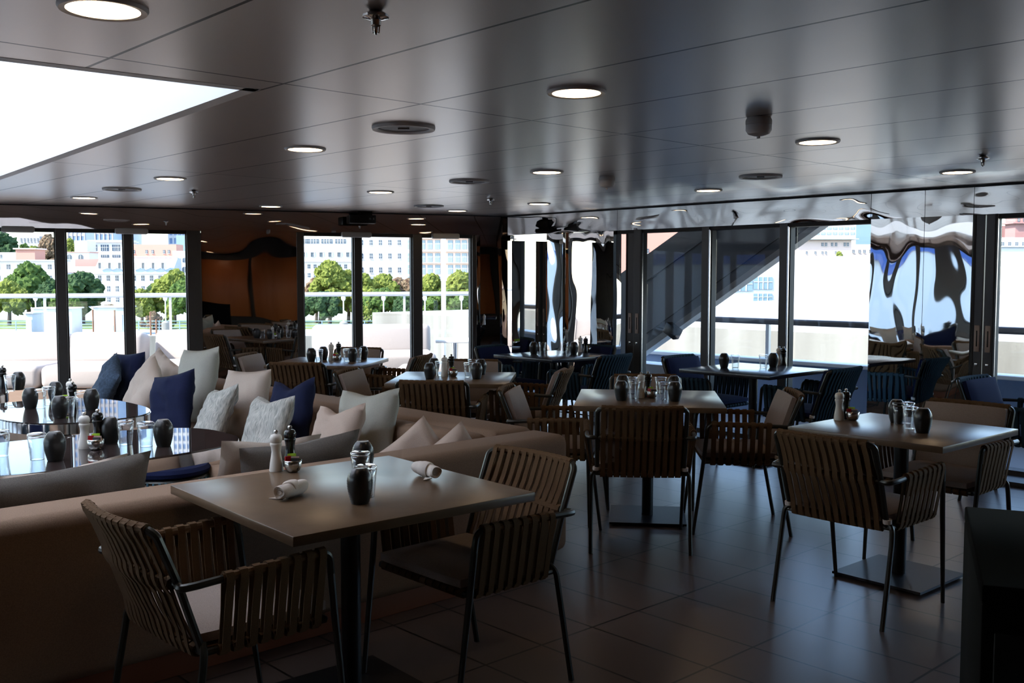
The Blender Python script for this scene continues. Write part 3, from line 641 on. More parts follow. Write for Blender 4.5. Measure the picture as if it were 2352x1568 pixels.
PR={'cup':cup_proto(),'glass':glass_proto(),'wm':mill_proto('wmill','white'),'bm':mill_proto('bmill','black'),'bowl':bowl_proto(),
'g':sachet('green_sachet','green',.028,.052,.003,3),'r':sachet('red_sachet','red',.024,.046,.004,2),'k':sachet('dark_sachet','dark_paper',.03,.040,.006,2),'p':sachet('pink_sachet','pink',.03,.044,.003,2)}
usedp=set()
def place(k,q,rz,lab):
    p=PR[k]
    if k in usedp: return dup(p,q,rz,lab)
    usedp.add(k); p.location=q; p.rotation_euler=(0,0,rz); p['label']=lab; return p
names={'cup':'black ribbed tumbler upside down','glass':'clear glass upside down','wm':'white lacquered mill with steel knob','bm':'black lacquered mill with steel knob','bowl':'small steel bowl of sachets','g':'green sachets standing in the steel bowl','r':'red sachets standing in the steel bowl','k':'dark sachets standing in the steel bowl','p':'pink sachets standing in the steel bowl'}
def bowlset(px,py,tn,turn=0):
    q=at(px,py,.75); place('bowl',q,0,names['bowl']+' on '+tn)
    rot=lambda x,y:Vector((x*math.cos(turn)-y*math.sin(turn),x*math.sin(turn)+y*math.cos(turn),.012))
    place('g',q+rot(-.006,.016),turn,names['g']+' on '+tn); place('r',q+rot(-.018,-.004),turn+.7,names['r']+' on '+tn)
    place('k',q+rot(.010,-.014),turn,names['k']+' on '+tn); place('p',q+rot(.008,.001),turn+.1,names['p']+' on '+tn)
def put(k,px,py,tn,where=''):
    q=at(px,py,.75); place(k,q,random.random()*3,names[k]+(', '+where if where else '')+' on '+tn)
tn='the nearest square table'
put('cup',827,1155,tn,'the front one'); put('cup',834,1083,tn,'the rear one'); put('glass',828,1104,tn,'before the rear tumbler'); put('glass',842,1140,tn,'behind the front tumbler')
put('wm',635,1081,tn); put('bm',667,1068,tn); bowlset(673,1083,tn,.1)
tn='the middle square table'
put('cup',1427,919,tn,'front left'); put('cup',1430,903,tn,'rear left'); put('cup',1550,921,tn,'front right'); put('cup',1548,905,tn,'rear right')
put('glass',1457,915,tn,'front left'); put('glass',1450,904,tn,'rear left'); put('glass',1525,917,tn,'front right'); put('glass',1517,904,tn,'rear right')
put('wm',1472,913,tn); put('bm',1488,911,tn); bowlset(1497,914,tn)
tn='the right hand square table'
put('cup',2059,970,tn,'the far one'); put('cup',2119,993,tn,'the near one'); put('glass',2066,973,tn,'leftmost'); put('glass',2083,972,tn,'rearmost'); put('glass',2090,984,tn,'nearest')
put('wm',1927,964,tn); put('bm',1942,961,tn); bowlset(1958,965,tn,-.4)
tn='the table behind the sofa'
put('cup',987,870,tn,'front left'); put('cup',997,857,tn,'rear left'); put('glass',1010,862,tn,'left'); put('wm',1021,864,tn); put('bm',1037,861,tn); bowlset(1041,864,tn)
put('glass',1076,866,tn,'front right'); put('glass',1085,857,tn,'rear right'); put('cup',1095,870,tn,'front right'); put('cup',1105,860,tn,'rear right')
tn='the table by the left windows'
put('cup',715,830,tn,'front left'); put('cup',743,826,tn,'rear left'); put('glass',733,830,tn,'left'); put('wm',761,827,tn); put('bm',778,825,tn); bowlset(773,828,tn)
put('glass',797,829,tn,'front right'); put('glass',822,827,tn,'rear right'); put('cup',810,830,tn,'front right'); put('cup',835,825,tn,'rear right')
tn='the dark table by the corner column'
put('cup',1226,813,tn,'left'); put('glass',1246,811,tn,'left'); put('glass',1297,811,tn,'right'); put('cup',1318,813,tn,'right'); put('wm',1333,808,tn); put('bm',1345,810,tn); bowlset(1350,808,tn)
tn='the dark table under the outdoor stair'
put('cup',1663,844,tn,'left'); put('glass',1689,844,tn,'left'); put('glass',1753,844,tn,'right'); put('cup',1776,843,tn,'right'); put('wm',1789,838,tn); put('bm',1799,839,tn)
tn='the nearest glossy table'
put('cup',127,1057,tn,'nearest'); put('glass',86,1055,tn,'beside the nearest tumbler'); put('glass',3,1047,tn,'at the left edge'); put('wm',195,1029,tn); put('bm',226,1020,tn); bowlset(220,1032,tn)
put('cup',254,1018,tn,'middle'); put('glass',289,1021,tn,'middle'); put('glass',336,1025,tn,'right'); put('cup',376,1024,tn,'rightmost')
tn='the middle glossy table'
put('cup',70,938,tn,'leftmost'); put('glass',92,937,tn,'leftmost'); put('glass',113,930,tn,'rear'); put('cup',128,922,tn,'rear'); put('cup',138,960,tn,'nearest'); put('glass',157,957,tn,'nearest')
put('bm',168,940,tn); put('wm',163,932,tn); put('glass',188,942,tn,'right'); put('cup',211,941,tn,'right'); bowlset(150,934,tn)
tn='the farthest glossy table'
put('bm',7,893,tn); put('glass',24,898,tn); put('cup',43,895,tn)
# rolled napkins
def napkin(px,py,rz,lab,seed):
    t=thing('rolled_napkin',lab,'napkin',at(px,py,.752),rz,'rolled white napkins')
    bm=nb(); L_=.135; n=14; rings=[]
    for i in range(n+1):
        u=i/n; y=(u-.5)*L_; rings.append([])
        for k in range(20):
            a=2*PI*k/20; r=.0265*(.86+.14*math.sin(u*PI)**.5+.07*math.cos(u*PI*2+1)+.05*math.cos(3*a+u*4)+.07*noise.noise(Vector((math.cos(a)*1.2+seed,math.sin(a)*1.2,u*3))))
            rings[-1].append(bm.verts.new((r*math.cos(a)+.006*math.sin(u*3),y,.026+.92*r*math.sin(a))))
    for a,b in zip(rings,rings[1:]):
        for k in range(20): bm.faces.new((a[k],a[(k+1)%20],b[(k+1)%20],b[k]))
    for R,s in ((rings[0],-1),(rings[-1],1)):
        c=sum((v.co for v in R),Vector())/20; prev=R
        for q,(sc,dy) in enumerate(((.88,.004),(.70,-.004),(.62,-.001),(.42,-.006),(.34,-.002),(.15,-.005))):
            cur=[bm.verts.new(c+(v.co-c)*sc*(1+.10*math.sin(k*2*PI/20+q*1.3))+Vector((.002*math.sin(q),s*dy,0))) for k,v in enumerate(R)]
            for k in range(20): bm.faces.new((prev[k],prev[(k+1)%20],cur[(k+1)%20],cur[k]))
            prev=cur
        bm.faces.new(prev)
    obj('napkin_roll',bm,M['linen'],t,angle=80)
    bm=nb(); tube(bm,[(.002,-.022,.0275),(0,-.014,.028),(-.001,.010,.028),(-.003,.026,.0275)],[.0272,.0290,.0292,.0268],24); obj('napkin_band',bm,M['linen'],t,angle=80)
    bm=nb(); hull_slab(bm,[(-.018,-.02,.0),(-.050,-.058,.0),(-.006,-.05,.0)],(0,0,.003)); obj('napkin_corner',bm,M['linen'],t,smooth=False); return t
napkin(669,1140,math.radians(-22),'rolled white napkin on the left of the nearest table',1)
napkin(979,1094,math.radians(38),'rolled white napkin with a knotted band on the right of the nearest table',5)

# ------------------------------------------------------------ black cabinet at the right edge
q=at(2216,1162,1.0); t=thing('service_cabinet','black service cabinet cut off at the bottom right corner','cabinet',(q.x,q.y,0),math.radians(-22))
bm=nb(); box(bm,(.4,-.3,.49),(.8,.6,.96),bev=.006); obj('cabinet_body',bm,mat('matt_black',(.003,.003,.003),.8,spec=.05),t)
bm=nb(); box(bm,(.4,-.3,.985),(.80,.60,.03),bev=.004); obj('cabinet_top',bm,mat('matt_black_top',(.004,.004,.004),.9,spec=.03),t)
bm=nb(); box(bm,(.4,-.605,.5),(.76,.012,.85),bev=.003); d_=obj('door',bm,mat('matt_black_door',(.003,.003,.003),.6,spec=.2),t)
bm=nb(); tube(bm,[(.7,-.63,.7),(.7,-.63,.85)],.006,8); obj('handle',bm,M['steel'],d_)
# ------------------------------------------------------------ outdoors: left deck
GZ=-4.5
def gnd(name,P,z,m,label,cat,th=.2):
    bm=nb(); prism(bm,P,z-th,z); return struct(obj(name,bm,M[m],smooth=False),label,cat)
n1=N1*.09
dk=[O1+n1-D1*2.0,O1+n1+D1*(END1+1),O1+N1*6.2+D1*(END1+1),O1+N1*6.2-D1*2.0]
gnd('trim_4',dk,0.0,'deck','grey open deck beyond the left windows','deck')
gnd('trim_5',[O2+N2*.1-D2*3,O2+N2*2.2-D2*3,O2+N2*2.2+D2*END2,O2+N2*.1+D2*END2],0.0,'deck','narrow side deck beyond the right windows','deck')
def dsofa(label,px0,px1,D,ztop=.80,skew=0,arm=False):
    a=atd(px0,700,D); b=atd(px1,700,D+skew); a.z=b.z=0; d=b-a; w=d.length
    t=thing('deck_sofa',label,'outdoor sofa',a,math.atan2(d.y,d.x),'cream sofas on the open deck')
    bm=nb(); box(bm,(w/2,.35,.14),(w,.95,.16)); obj('sofa_base',bm,mat('teak_base',(.30,.2,.14),.6),t)
    n=max(1,round(w/1.1)); s=w/n
    for k in range(n):
        bm=nb(); box(bm,(s*(k+.5),.33,.36),(s-.02,.93,.26),bev=.07,seg=4); obj('seat_cushion',bm,M['dsofa'],t,angle=60)
        bm=nb(); box(bm,(s*(k+.5),.75,.62),(s-.02,.30,ztop-.42),bev=.08,seg=4,rx=math.radians(-8)); obj('back_cushion',bm,M['dsofa'],t,angle=60)
    return t
dsofa('cream deck sofa seen through the leftmost window panes',-90,282,11.3,.82)
dsofa('cream deck sofa ending behind the dark left window stile',306,560,11.6,.84)
dsofa('cream deck sofa outside the middle windows',712,1002,12.9,.84,.3)
t=thing('deck_ottoman','low cream deck ottoman in the shade outside the middle windows','ottoman',atd(1000,700,12.0).xy.to_3d())
t.location.z=0; bm=nb(); box(bm,(0,0,.28),(.95,.7,.28),bev=.08,seg=4); obj('ottoman_cushion',bm,M['dsofa'],t); bm=nb(); box(bm,(0,0,.07),(.8,.6,.14)); obj('ottoman_base',bm,M['white'],t)
q=atd(1045,700,14.3); t=thing('deck_table','white high deck table pierced by the parasol pole','table',(q.x,q.y,0))
bm=nb(); box(bm,(.05,0,.58),(.62,.6,.04),bev=.01); obj('table_top',bm,M['white'],t); bm=nb(); lathe(bm,[(.2,0),(.2,.02),(.05,.05),(.04,.3),(.05,.56)],24); obj('table_foot',bm,M['chrome'],t)
q=atd(1019,700,14.9); bm=nb(); tube(bm,[(0,0,0),(0,0,6)],.035,14); o=obj('parasol_pole',bm,M['steelrail']); o.location=(q.x,q.y,0); tag(o,'tall polished steel pole outside the middle windows','pole')
# glass balustrade
def bal(label,px0,y0,D0,px1,y1,D1_,n,m='steelrail'):
    a=atd(px0,y0,D0); b=atd(px1,y1,D1_); d=b-a; w=Vector((d.x,d.y,0)).length
    t=thing('glass_balustrade',label,'railing',(a.x,a.y,0),math.atan2(d.y,d.x))
    bm=nb(); tube(bm,[(0,0,a.z),(w,0,b.z)],.033,12); obj('handrail',bm,M[m],t)
    for k in range(n+1):
        x=w*k/n; bm=nb(); box(bm,(x,0,a.z/2),(.035,.02,a.z-.02)); obj('railing_post',bm,M['steelrail'],t)
        if k<n: bm=nb(); box(bm,(x+w/n/2,0,a.z/2),(w/n-.08,.012,a.z-.16)); obj('glass_panel',bm,M['rglass'],t)
    return t
bal('glass balustrade with polished handrail behind the deck sofas',-200,681,13.9,1180,673.5,15.6,5)
# ------------------------------------------------------------ outdoors: right side deck
bm=nb(); bmesh.ops.create_cube(bm,size=1); bm.free()
def par(px,y,off):           # point at image bearing on the line parallel to the right wall, off metres outside
    O=O2+N2*off; r=ray(px,633); r=Vector((r.x,r.y,0)); k=O.dot(BV)/r.dot(BV); p=r*k; return p
OB=1.55
t=thing('bulwark','white bulwark with blue shade in its colour on the side deck outside the right windows','bulwark')
A_=par(1380,0,OB); B_=O2+N2*OB+D2*END2
def seg(name,A,B,z0,z1,th,m,par_=None,bev=0):
    d=B-A; c=(A+B)/2; c.z=(z0+z1)/2; bm=nb(); box(bm,c,(d.length,th,z1-z0),math.atan2(d.y,d.x),bev=bev); return obj(name,bm,M[m] if isinstance(m,str) else m,par_,smooth=False)
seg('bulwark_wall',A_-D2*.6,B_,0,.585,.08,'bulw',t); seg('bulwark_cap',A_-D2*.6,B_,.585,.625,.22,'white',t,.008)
seg('hand_rail',par(1555,0,OB),B_,.985,1.05,.06,mat('dark_handrail',(.10,.09,.09),.4,.2),t,.02)
for px in (1763,2012): 
    p=par(px,0,OB); seg('rail_stanchion',p,p+D2*.04,.62,.99,.04,'steelrail',t)
seg('wind_screen',par(1565,0,OB),B_,.63,.96,.012,'rglass',t)
# sloping stair to the upper deck
def pl(px,py,off):           # point on the upright plane parallel to the right wall
    p=par(px,0,off); r=ray(px,py); k=Vector((p.x,p.y,0)).length/Vector((r.x,r.y,0)).length; return Vector((0,0,EYE))+r*k
OS=.75
t=thing('outdoor_stair','dark grey slanting underside of the outdoor stair beyond the right windows','stair')
U1=pl(1420,632,OS); U2=pl(1700,430,OS); L2_=pl(1990,427,OS); L1_=pl(1420,836,OS)
bm=nb(); hull_slab(bm,[U1,U2,L2_,L1_],N2*.10); obj('stair_side',bm,M['stairm'],t,smooth=False)
K1=pl(1420,852,OS); K2=pl(2013,427,OS)
bm=nb(); hull_slab(bm,[L1_,L2_,K2,K1],N2*.14); obj('stair_edge',bm,M['stairl'],t,smooth=False)
for a_,b_ in (((1483,647),(1720,477)),((1483,767),(1790,545))):
    p,q=pl(*a_,OS-.012),pl(*b_,OS-.012); bm=nb(); tube(bm,[p,q],.005,6); obj('panel_seam',bm,M['gasket'],t)
seg('stair_foot',pl(1400,800,OS+.1).xy.to_3d(),pl(1555,800,OS+.1).xy.to_3d(),0,.55,.3,'white',t)
p=pl(1545,755,OS-.05); t=thing('flood_light','small dark floodlight fixed under the outdoor stair','light fixture',p,AN)
bm=nb(); box(bm,(0,0,-.02),(.10,.17,.12),bev=.01,rx=math.radians(30)); obj('lamp_housing',bm,M['black'],t)
bm=nb(); tube(bm,[(0,.1,0),(0,.22,.02)],.012,8); obj('lamp_arm',bm,M['black'],t)
gnd('trim_11',[rb(bS-.1,2),rb(bS-3.2,2),rb(bS-3.2,aT+3),rb(bS-.1,aT+3)],CEIL+.35,'white','unseen slab added to keep sun out of the far side windows','overhang',.15)  # slab added out of view to block sun at the far side windows
gnd('trim_12',[rb(bS-.1,0),rb(bS-3.4,0),rb(bS-3.4,aT+3),rb(bS-.1,aT+3)],0,'deck','side deck on the far side','deck')
building_far=thing('quay_shed','long pale shed mirrored in the steel panels','building',rb(-60,15),AN); bm=nb(); box(bm,(0,0,1),(8,120,12)); obj('walls',bm,M['white'],building_far,smooth=False)
bm=nb(); box(bm,(4.1,0,3),(.2,118,1.0)); obj('blue_stripe',bm,mat('stripe_blue',(.05,.12,.4),.5),building_far,smooth=False)
gnd('trim_13',[rb(3.4,-4.2),rb(8.4,-4.2),rb(8.4,9.4),rb(3.4,9.4)],5.6,'white','unseen upper deck block added to shade the deck beyond the right windows','upper deck',3.3)  # block added above the ceiling to cast shade on the right side deck
# shade deck above both sides: the ship's upper deck edge
gnd('trim_6',[O2+N2*.71-D2*.4,O2+N2*.78-D2*.4,O2+N2*.78+D2*END2,O2+N2*.71+D2*END2],CEIL+.35,'white','edge of the deck above the right windows','overhang',.30)
# ------------------------------------------------------------ harbour, quay and town
bm=nb(); box(bm,(0,300,-8),(1600,1200,.2)); o=obj('harbour_water',bm,M['water'],smooth=False); tag(o,'dark harbour water around the ship','water',kind='stuff')
def quay(name,P,label,zt,zb=-8): 
    bm=nb(); prism(bm,P,zb,zt,0,1); o=struct(obj(name,bm,[M['concrete'],M['ground']],smooth=False),label,'quay'); return o
X=lambda px,D:(px-1176)/F*D
quay('trim_7',[(X(-1200,100),100),(X(1230,100),100),(X(1230,100),420),(X(-1200,100),420)],'grey stone quay and promenade across the water',GZ)
o=gnd('trim_8',[(X(-900,113),113),(X(1225,113),113),(X(1225,113),135),(X(-900,113),135)],GZ+.08,'grass','grass strip of the park across the water','lawn')
# quay on the right
qa=par(1300,0,9.5)-D2*8; qb=par(2352,0,9.5)+D2*30
quay('trim_9',[tuple((qa).xy),tuple(qb.xy),tuple((qb+N2*160).xy),tuple((qa+N2*160).xy)],'streaked concrete quay wall close on the right',.42)
def unit_window(kind):
    bm=nb()
    if kind=='dark': box(bm,(0,-.04,0),(1,.1,1),mi=0); box(bm,(0,-.10,0),(.06,.05,1),mi=1); box(bm,(0,-.10,0),(1,.05,.05),mi=1); box(bm,(0,-.12,-.53),(1.15,.2,.08),mi=1)
    elif kind=='arch':
        P=[(-.5,-.5),(.5,-.5)]+[(.5*math.cos(a),.15+.4*math.sin(a)) for a in [PI*k/8 for k in range(9)]]
        hull_slab(bm,[(x,-.09,z) for x,z in P],(0,.1,0)); box(bm,(0,-.11,0),(.06,.05,.9),mi=1)
    elif kind=='big':
        box(bm,(0,-.04,0),(1,.1,1),mi=0)
        for x in (-.25,0,.25): box(bm,(x,-.10,0),(.04,.05,1),mi=1)
        box(bm,(0,-.10,.1),(1,.05,.04),mi=1)
    elif kind=='dormer':
        box(bm,(0,-.3,-.1),(.7,.1,.8),mi=0); box(bm,(0,-.1,.35),(1.1,.7,.12),mi=1); box(bm,(-.43,-.1,-.1),(.12,.6,.9),mi=1); box(bm,(.43,-.1,-.1),(.12,.6,.9),mi=1)
    me=bpy.data.meshes.new('window'); bmesh.ops.recalc_face_normals(bm,faces=bm.faces); bm.to_mesh(me); bm.free(); return me
WM={}
for k in ('dark','arch','big','dormer'):
    me=unit_window(k); me.materials.append(M['pane']); me.materials.append(M['bw']); WM[k]=me
me=WM['big'].copy(); me.materials[0]=M['panel_']; WM['pale']=me
def building(name,label,px0,px1,ytop,D,m,wins=(),zb=GZ,depth=5,cornice=None,roof=None,cat='building'):
    """wins: rows of (kind,[bearings],y centre,w px,h px)"""
    z1=atd(0,ytop,D).z; x0,x1=X(px0,D),X(px1,D)
    t=thing(name,label,cat,((x0+x1)/2,D,zb),0); cx=(x0+x1)/2; w=x1-x0; h=z1-zb
    bm=nb(); box(bm,(0,depth/2,h/2),(w,depth,h)); obj('walls',bm,M[m],t,smooth=False)
    for (cm,yc,th,ov) in (cornice or ()):
        bm=nb(); z=atd(0,yc,D).z-zb; tt=th*D/F; box(bm,(0,depth/2-ov/2,z),(w+ov*2,depth+ov,tt)); obj('cornice',bm,M[cm],t,smooth=False)
    if roof:
        rm,y0,y1,inset=roof; za,zc=atd(0,y0,D).z-zb,atd(0,y1,D).z-zb
        bm=nb(); hull_slab(bm,[(-w/2,0,za),(-w/2,inset,zc),(-w/2,depth,zc),(-w/2,depth,za)],(w,0,0)); obj('roof',bm,M[rm],t,smooth=False)
    for kind,pxs,yc,wp,hp in wins:
        for px in pxs:
            o=bpy.data.objects.new('window',WM[kind]); C.objects.link(o); o.parent=t
            o.location=(X(px,D)-cx,0,atd(0,yc,D).z-zb); o.scale=(wp*D/F,1.0 if kind!='dormer' else 1.6,hp*D/F)
    return t
R=lambda a,b,s:[a+s*k for k in range(int((b-a)/s+1.001))]
building('white_building','long white building with a dark cornice at the left edge',-320,129,597,190,'bw',[('dark',R(-284,124,23.6),613,8,11),('dark',R(-284,124,23.6),638,8,11),('dark',R(-284,124,23.6),664,8,11)],cornice=[('bg',598,3,.8)])
building('brick_building','salmon brick block with a grey lean-to roof above the long white building',40,84,570,225,'br',[],cornice=[('bp',571,3,.4)])
building('grey_building','small pale building with a slate roof left of the salmon block',-60,40,580,226,'bw',[('dark',[-20,5],588,7,7)],roof=('bg',594,578,6))
building('hill_building','grey stone building among the trees on the hill',48,96,542,330,'bgrey',[('dark',R(54,92,7.5),551,3,8)])
building('brown_roofed_building','low building with brown roof and a row of skylights',150,216,627,196,'bw',[('dark',[160,175,190],640,8,10)],roof=('bb',627,594,10))
building('white_annex','white annex with arched windows behind the brown roof',140,208,578,227,'bw',[('arch',[163,189],590,11,10)],cornice=[('br',579,1.5,.3)])
building('office_building','white office building with wide dark windows',205,300,551,245,'bw',[('big',[218,244.5,270.5],569,18,14),('big',[218,244.5,270.5],588,18,6)],cornice=[('bw',555,3,.6)])
building('stair_tower','plain white tower block beside the office building',175,204,552,236,'bw',[])
building('mansard_building','white building with grey mansard roof and dormers',216,398,625,180,'bw',[('dormer',[235,257.5,280,311,334,357,379],608,8,16),('dark',R(231,392,19.8),639,7,12),('dark',R(231,392,19.8),663,7,13),('dark',R(231,392,19.8),687,7,13)],roof=('bg',625,592,3),cornice=[('bw',627,3,.9)])
building('salmon_building','salmon brick building with a fire escape',300,408,561,238,'br',[('dark',[311,340,354,380,391],578,5,8)],cornice=[('bp',590,3,.4)])
building('arched_building','white building with arched windows by the dark window stile',399,470,576,188,'bw',[('arch',[410,426,442,458],597,8,10),('arch',[410,426,442,458],619,11,12),('dark',[410,426,442,458],650,7,12)])
building('glass_tower','pale blue glazed block on the hill behind the salmon building',408,470,540,320,'panel_',[])
building('dormer_building','white building with a long row of blue dormers',676,811,565,185,'bw',[('big',[696,722,752,784],554,24,9),('dormer',R(700,808,20.3),583,10,12),('dark',R(697,808,14),612,6,9),('dark',R(697,808,14),632,6,10)],cornice=[('bg',600,2.5,.9)])
o=building('upper_storey','set back upper storey over the dormer building',676,811,545,193,'bw',[('big',[698,722,753,784],554,25,10)])
building('tall_white_building','tall plain white building with small square windows',812,944,500,193,'bw',[('dark',R(832,920,21.5),h,7,12) for h in (525,557,588,620,651)])
building('stone_office_building','cream stone building with large paired windows',941,1180,500,180,'bp',[('pale',[943,972,988.5,1006,1035,1052,1067,1081,1100,1118,1136,1154,1172],h,11,21) for h in (531,562,592,619,645)],cornice=[('bp',h,2,.5) for h in (547,577,604)])
# towers beyond the frame top, mirrored in the glossy tables
def tower(name,label,px0,px1,ytop,D,m,band,bm_='bw'):
    z1=atd(0,ytop,D).z; x0,x1=X(px0,D),X(px1,D); t=thing(name,label,'tower',((x0+x1)/2,D,GZ)); w=x1-x0; h=z1-GZ
    bm=nb(); box(bm,(0,8,h/2),(w,16,h)); obj('glazing',bm,M[m],t,smooth=False)
    if band=='v':
        bm=nb(); n=9
        for k in range(n+1): box(bm,(-w/2+w*k/n,-.2,h/2),(w/n*.4,.5,h))
        obj('pilasters',bm,M[bm_],t,smooth=False)
    else:
        bm=nb(); n=4
        for k in range(n+1): box(bm,(-w/2+w*k/n,-.3,h/2),(w/n*.3,.5,h))
        for z in range(int(h/3.5)): box(bm,(0,-.2,3.5*z+1.5),(w,.4,1.2))
        obj('facade_grid',bm,M[bm_],t,smooth=False)
    return t
tower('office_tower','tall gridded office tower mirrored at the left of the nearest glossy table',162,200,190,400,'bt','g','bgrey')
tower('office_tower','gridded office tower mirrored in the middle glossy table',224,264,260,380,'bt','g','bgrey')
tower('striped_tower','lilac striped tower mirrored in the middle glossy table',266,296,250,402,'bt','v','bgrey')
tower('mosaic_tower','blue mosaic tower mirrored at the right tip of the nearest glossy table',392,432,210,420,'bt','g','bw')
# right bank
building('terminal_building','huge white terminal building filling the right windows',1640,2060,588,72,'bw',
 [('pale',[1751],650,43,28),('pale',[1751],684,43,20),('pale',[1751],707,43,24),('pale',[1698],655,58,26),('big',[1700],720,42,24),('dark',[1664],722,16,15),('dark',[1781],720,9,20),('dark',[1890,1915],725,9,25),('pale',[1850],722,45,24),('pale',[1965],728,45,24)],zb=-1.6,depth=30)
building('terminal_wing','white terminal wing seen through the far right door',2061,2700,583,66,'bw',[],zb=-1.6,depth=5,cornice=[('bg',725,2,.1)])
building('low_terminal','low white terminal part behind the foot of the stair',1380,1640,690,70,'bw',[('dark',[1596],722,16,14),('pale',[1560],722,30,16)],zb=-1.6,depth=30)
building('peach_building','peach stone building with a dark cornice above the white terminal',1822,1952,548,210,'bp',[('dark',[1886,1894,1908,1917,1937,1944],561,5,8),('dark',[1886,1894,1917,1850,1870],580,4,6)],cornice=[('bg',549,2.5,1.2)])
building('gabled_building','pale orange building right of the peach one above the terminal',1950,2080,561,218,'bp',[('dark',[1957,1971,1982,1996,2010],577,5,7)])
building('hotel_block','pale glazed block on the hill behind the peach building',1852,1962,514,300,'bw',[('pale',R(1860,1955,13.5),524,10,6),('pale',R(1860,1955,13.5),536,10,6)])
building('pale_tower','pale blue tower at the top right of the third window',1962,2010,490,330,'panel_',[])
building('red_brick_building','red brick building showing above the outdoor stair',1380,1600,470,150,'br',[('dark',[1485,1510,1535],576,7,10)])
building('white_terrace','white terrace of houses behind the peach building',1640,1830,560,230,'bw',[('dark',R(1648,1820,12),572,5,7)])
building('hill_houses','pale houses below the church at far right',2240,2600,545,200,'bw',[('dark',R(2250,2590,16),560,6,8)],cornice=[('bg',566,3,.5)])
building('church_nave','dark red brick church nave at the right edge',2290,2332,518,248,'bred',[])
t=building('church_tower','dark red brick church tower at the right edge',2326,2366,470,238,'bred',[('arch',[2333,2346,2359],500,5,18)],cornice=[('bred',512,3,1)])
# trees
def tree(name,label,px,ytop,wpx,D,lf,zb=GZ,trunk=.25,group='trees in the park across the water'):
    zt=atd(0,ytop,D).z; h=zt-zb; w=wpx*D/F; t=thing(name,label,'tree',(X(px,D),D,zb),0,group)
    rnd=random.Random(int(px*7+ytop)); bm=nb(); n=58
    for k in range(n):
        u=rnd.random()**.8; a=rnd.random()*2*PI; zc=trunk+ (1-trunk)*(.10+.84*u); rr=math.sin(min(1,(zc-trunk)/(1-trunk)+.1)*PI)**.6*.80
        r0=(.10+.09*rnd.random())*min(w,h*.8)
        c=Vector((math.cos(a)*rr*w/2*rnd.random()**.4*1.15,math.sin(a)*rr*w/2*.8*rnd.random()**.5,min(zc*h,h-r0*.8)))
        r=bmesh.ops.create_icosphere(bm,subdivisions=3,radius=r0,matrix=Matrix.Translation(c))
        for v in r['verts']:
            d=(v.co-c).normalized(); q=v.co*1.6+Vector((k,px,0)); v.co=c+d*r0*(1+.32*noise.noise(q)+.42*noise.noise(q*2.6)+.30*noise.noise(q*6))
    obj('crown',bm,M['leafs'][lf],t,angle=20)
    bm=nb(); tube(bm,[(0,0,0),(.1,0,h*.35),(0,0,h*.7)],[w*.03+.12,w*.025+.08,.08],8); obj('trunk',bm,M['trunk'],t); return t
T=[(-150,600,150,128,0,'big green tree beyond the left edge'),(20,648,90,120,1,'ochre green low tree at the left edge'),(65,607,110,126,0,'tall round green tree left of the first window stile'),(118,645,70,122,3,'dark tree just left of the first window stile'),
(190,628,95,124,3,'dark green round tree right of the first window stile'),(150,660,70,118,0,'green tree partly behind the first window stile'),(325,665,60,122,1,'yellow green tree right of the second stile'),(350,658,55,128,3,'small dark tree before the mansard building'),(400,624,90,124,1,'bright yellow green tree by the dark stile'),(432,640,90,122,0,'green tree behind the dark stile'),(252,700,70,130,2,'rust red low tree above the white kiosks'),
(520,630,120,124,0,'green tree hidden behind the smoked panel, left'),(610,625,120,126,1,'green tree hidden behind the smoked panel, right'),
(757,602,90,124,1,'tall yellow green tree in the left middle pane'),(726,640,60,126,2,'russet tree left in the left middle pane'),(800,622,70,126,1,'yellow green tree behind the stile of the middle windows'),(735,672,110,116,3,'dark spreading pine in the left middle pane'),
(836,628,70,124,1,'yellow green tree at left of the second middle pane'),(880,632,80,125,1,'broad yellow green tree in the second middle pane'),(915,640,60,128,2,'brownish tree in the second middle pane'),(940,640,60,126,2,'greyish brown tree by the third middle stile'),(880,664,120,119,0,'green shrubby tree under the yellow green ones'),(935,672,70,112,3,'blue green pine by the third middle stile'),
(990,634,90,124,1,'yellow green tree left of the steel pole'),(1055,628,100,124,1,'rounded yellow green tree right of the steel pole'),(1030,668,120,119,0,'green tree low behind the steel pole'),(1110,630,100,124,0,'green tree behind the smoked corner panel')]
for i,(px,y,w,D,lf,lab) in enumerate(T): tree('park_tree',lab,px,y,w,D,lf)
for px,y,w,D,lf,lab in ((5,534,110,300,3,'dark wooded hill tree at the top left'),(82,566,60,290,1,'light green hill tree left of the first stile'),(115,540,70,300,2,'brownish hill tree by the first stile'),(165,545,50,300,1,'yellow green hill tree right of the first stile'),(60,560,60,310,0,'green hill tree behind the grey stone building')):
    tree('hill_tree',lab,px,y,w,D,lf,GZ,.05,'trees on the hill behind the town')
tree('roof_tree','small yellow green tree above the white terminal roof',1925,578,40,120,1,-1,.1,None)
def shrub(px,y,w,D,lf,lab):
    zb=GZ; zt=atd(0,y,D).z; t=tree('park_shrub',lab,px,y,w,D,lf,zb,.02,'shrubs along the promenade'); return t
shrub(656-15+0,690,20,112,1,'narrow yellow shrub') if False else None
shrub(845,688,20,112,1,'narrow yellow conifer in the second middle pane'); shrub(832,683,12,112,1,'slim yellow conifer beside the second stile'); shrub(352,716,60,112,2,'purple brown shrub by the lamp post'); shrub(388,700,28,113,1,'ochre shrub right of the lamp post')
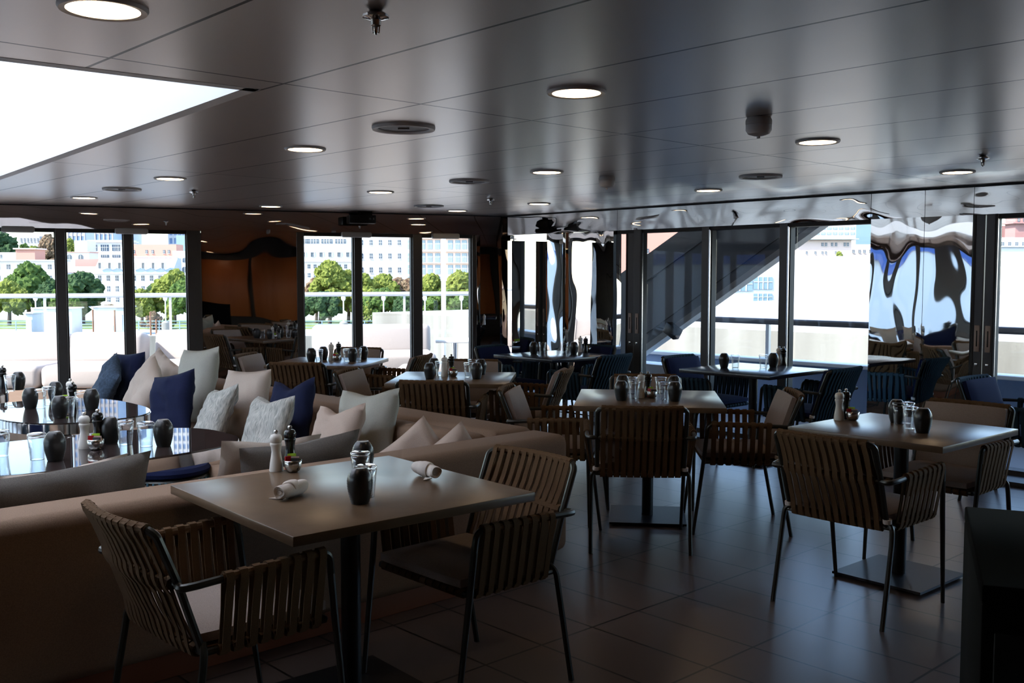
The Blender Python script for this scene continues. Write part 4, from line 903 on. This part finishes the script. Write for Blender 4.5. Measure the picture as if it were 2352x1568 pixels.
# lamp posts, kiosks, bollards
def lamppost():
    t=thing('lamp_post','x','street lamp',group='white globe lamp posts on the promenade')
    bm=nb(); lathe(bm,[(.45,0),(.45,1.1),(.3,1.2),(.08,1.3)],12); obj('pedestal',bm,M['concrete'],t)
    bm=nb(); tube(bm,[(0,0,1.1),(0,0,3.4)],.07,8); obj('post',bm,M['steelrail'],t)
    bm=nb(); lathe(bm,[(.05,3.35),(.20,3.5),(.24,3.75),(.12,4.05),(.02,4.25)],12); obj('lantern',bm,M['white'],t); return t
lp=lamppost()
for i,(px,l) in enumerate(((380,'globe lamp post right of the second stile'),(789,'globe lamp post in the left middle pane'),(881,'globe lamp post in the second middle pane'),(1060,'globe lamp post right of the steel pole'),(976,'globe lamp post beside the third middle stile'),(82,'globe lamp post behind the white container'))):
    D=105; o=lp if i==0 else dup(lp,(0,0,0),0,l); o.location=(X(px,D),D,GZ); o['label']=l
def kiosk(px0,px1,y,D,lab):
    z=atd(0,y,D).z-GZ; w=X(px1,D)-X(px0,D); t=thing('white_kiosk',lab,'kiosk',(X((px0+px1)/2,D),D,GZ))
    bm=nb(); box(bm,(0,1.2,z/2),(w,2.4,z),bev=.05); obj('kiosk_body',bm,M['bw'],t)
    bm=nb(); box(bm,(0,1.2,z+.06),(w+.3,2.8,.12)); obj('kiosk_roof',bm,M['white'],t); bm=nb(); box(bm,(w*.25,-.03,z*.45),(w*.3,.06,z*.6)); obj('kiosk_door',bm,mat('pale_door',(.5,.55,.62),.5),t)
kiosk(76,165,709,102,'white container kiosk left of the first stile'); kiosk(215,288,706,102,'white ticket kiosk left of the second stile'); kiosk(58,74,720,98,'narrow grey white booth beside the container')
def railp(px,y0,D,lab):
    h=atd(0,y0,D).z-GZ; bm=nb(); tube(bm,[(0,0,0),(0,0,h)],.09,8); o=obj('mooring_post',bm,mat('rusty_brown',(.28,.13,.07),.8)); o.location=(X(px,D),D,GZ); tag(o,lab,'post','rusty posts on the quay')
railp(345,716,101,'tall rusty post in the third left pane'); railp(358,733,101,'short rusty post in the third left pane'); railp(263,712,101,'rusty post before the white ticket kiosk'); railp(213,711,101,'rusty post left of the white ticket kiosk')
# promenade fence
t=thing('promenade_fence','low blue railing along the promenade','fence',(0,110,GZ))
for a,b in ((-200,600),(690,1230)):
    x0,x1=X(a,110),X(b,110); bm=nb()
    for z in (.35,.7,1.05): tube(bm,[(x0,0,z),(x1,0,z)],.035,6)
    n=int((x1-x0)/2.2)
    for k in range(n+1): x=x0+(x1-x0)*k/n; box(bm,(x,0,.55),(.08,.08,1.1))
    obj('fence_run',bm,mat('fence_blue',(.25,.38,.55),.5),t)
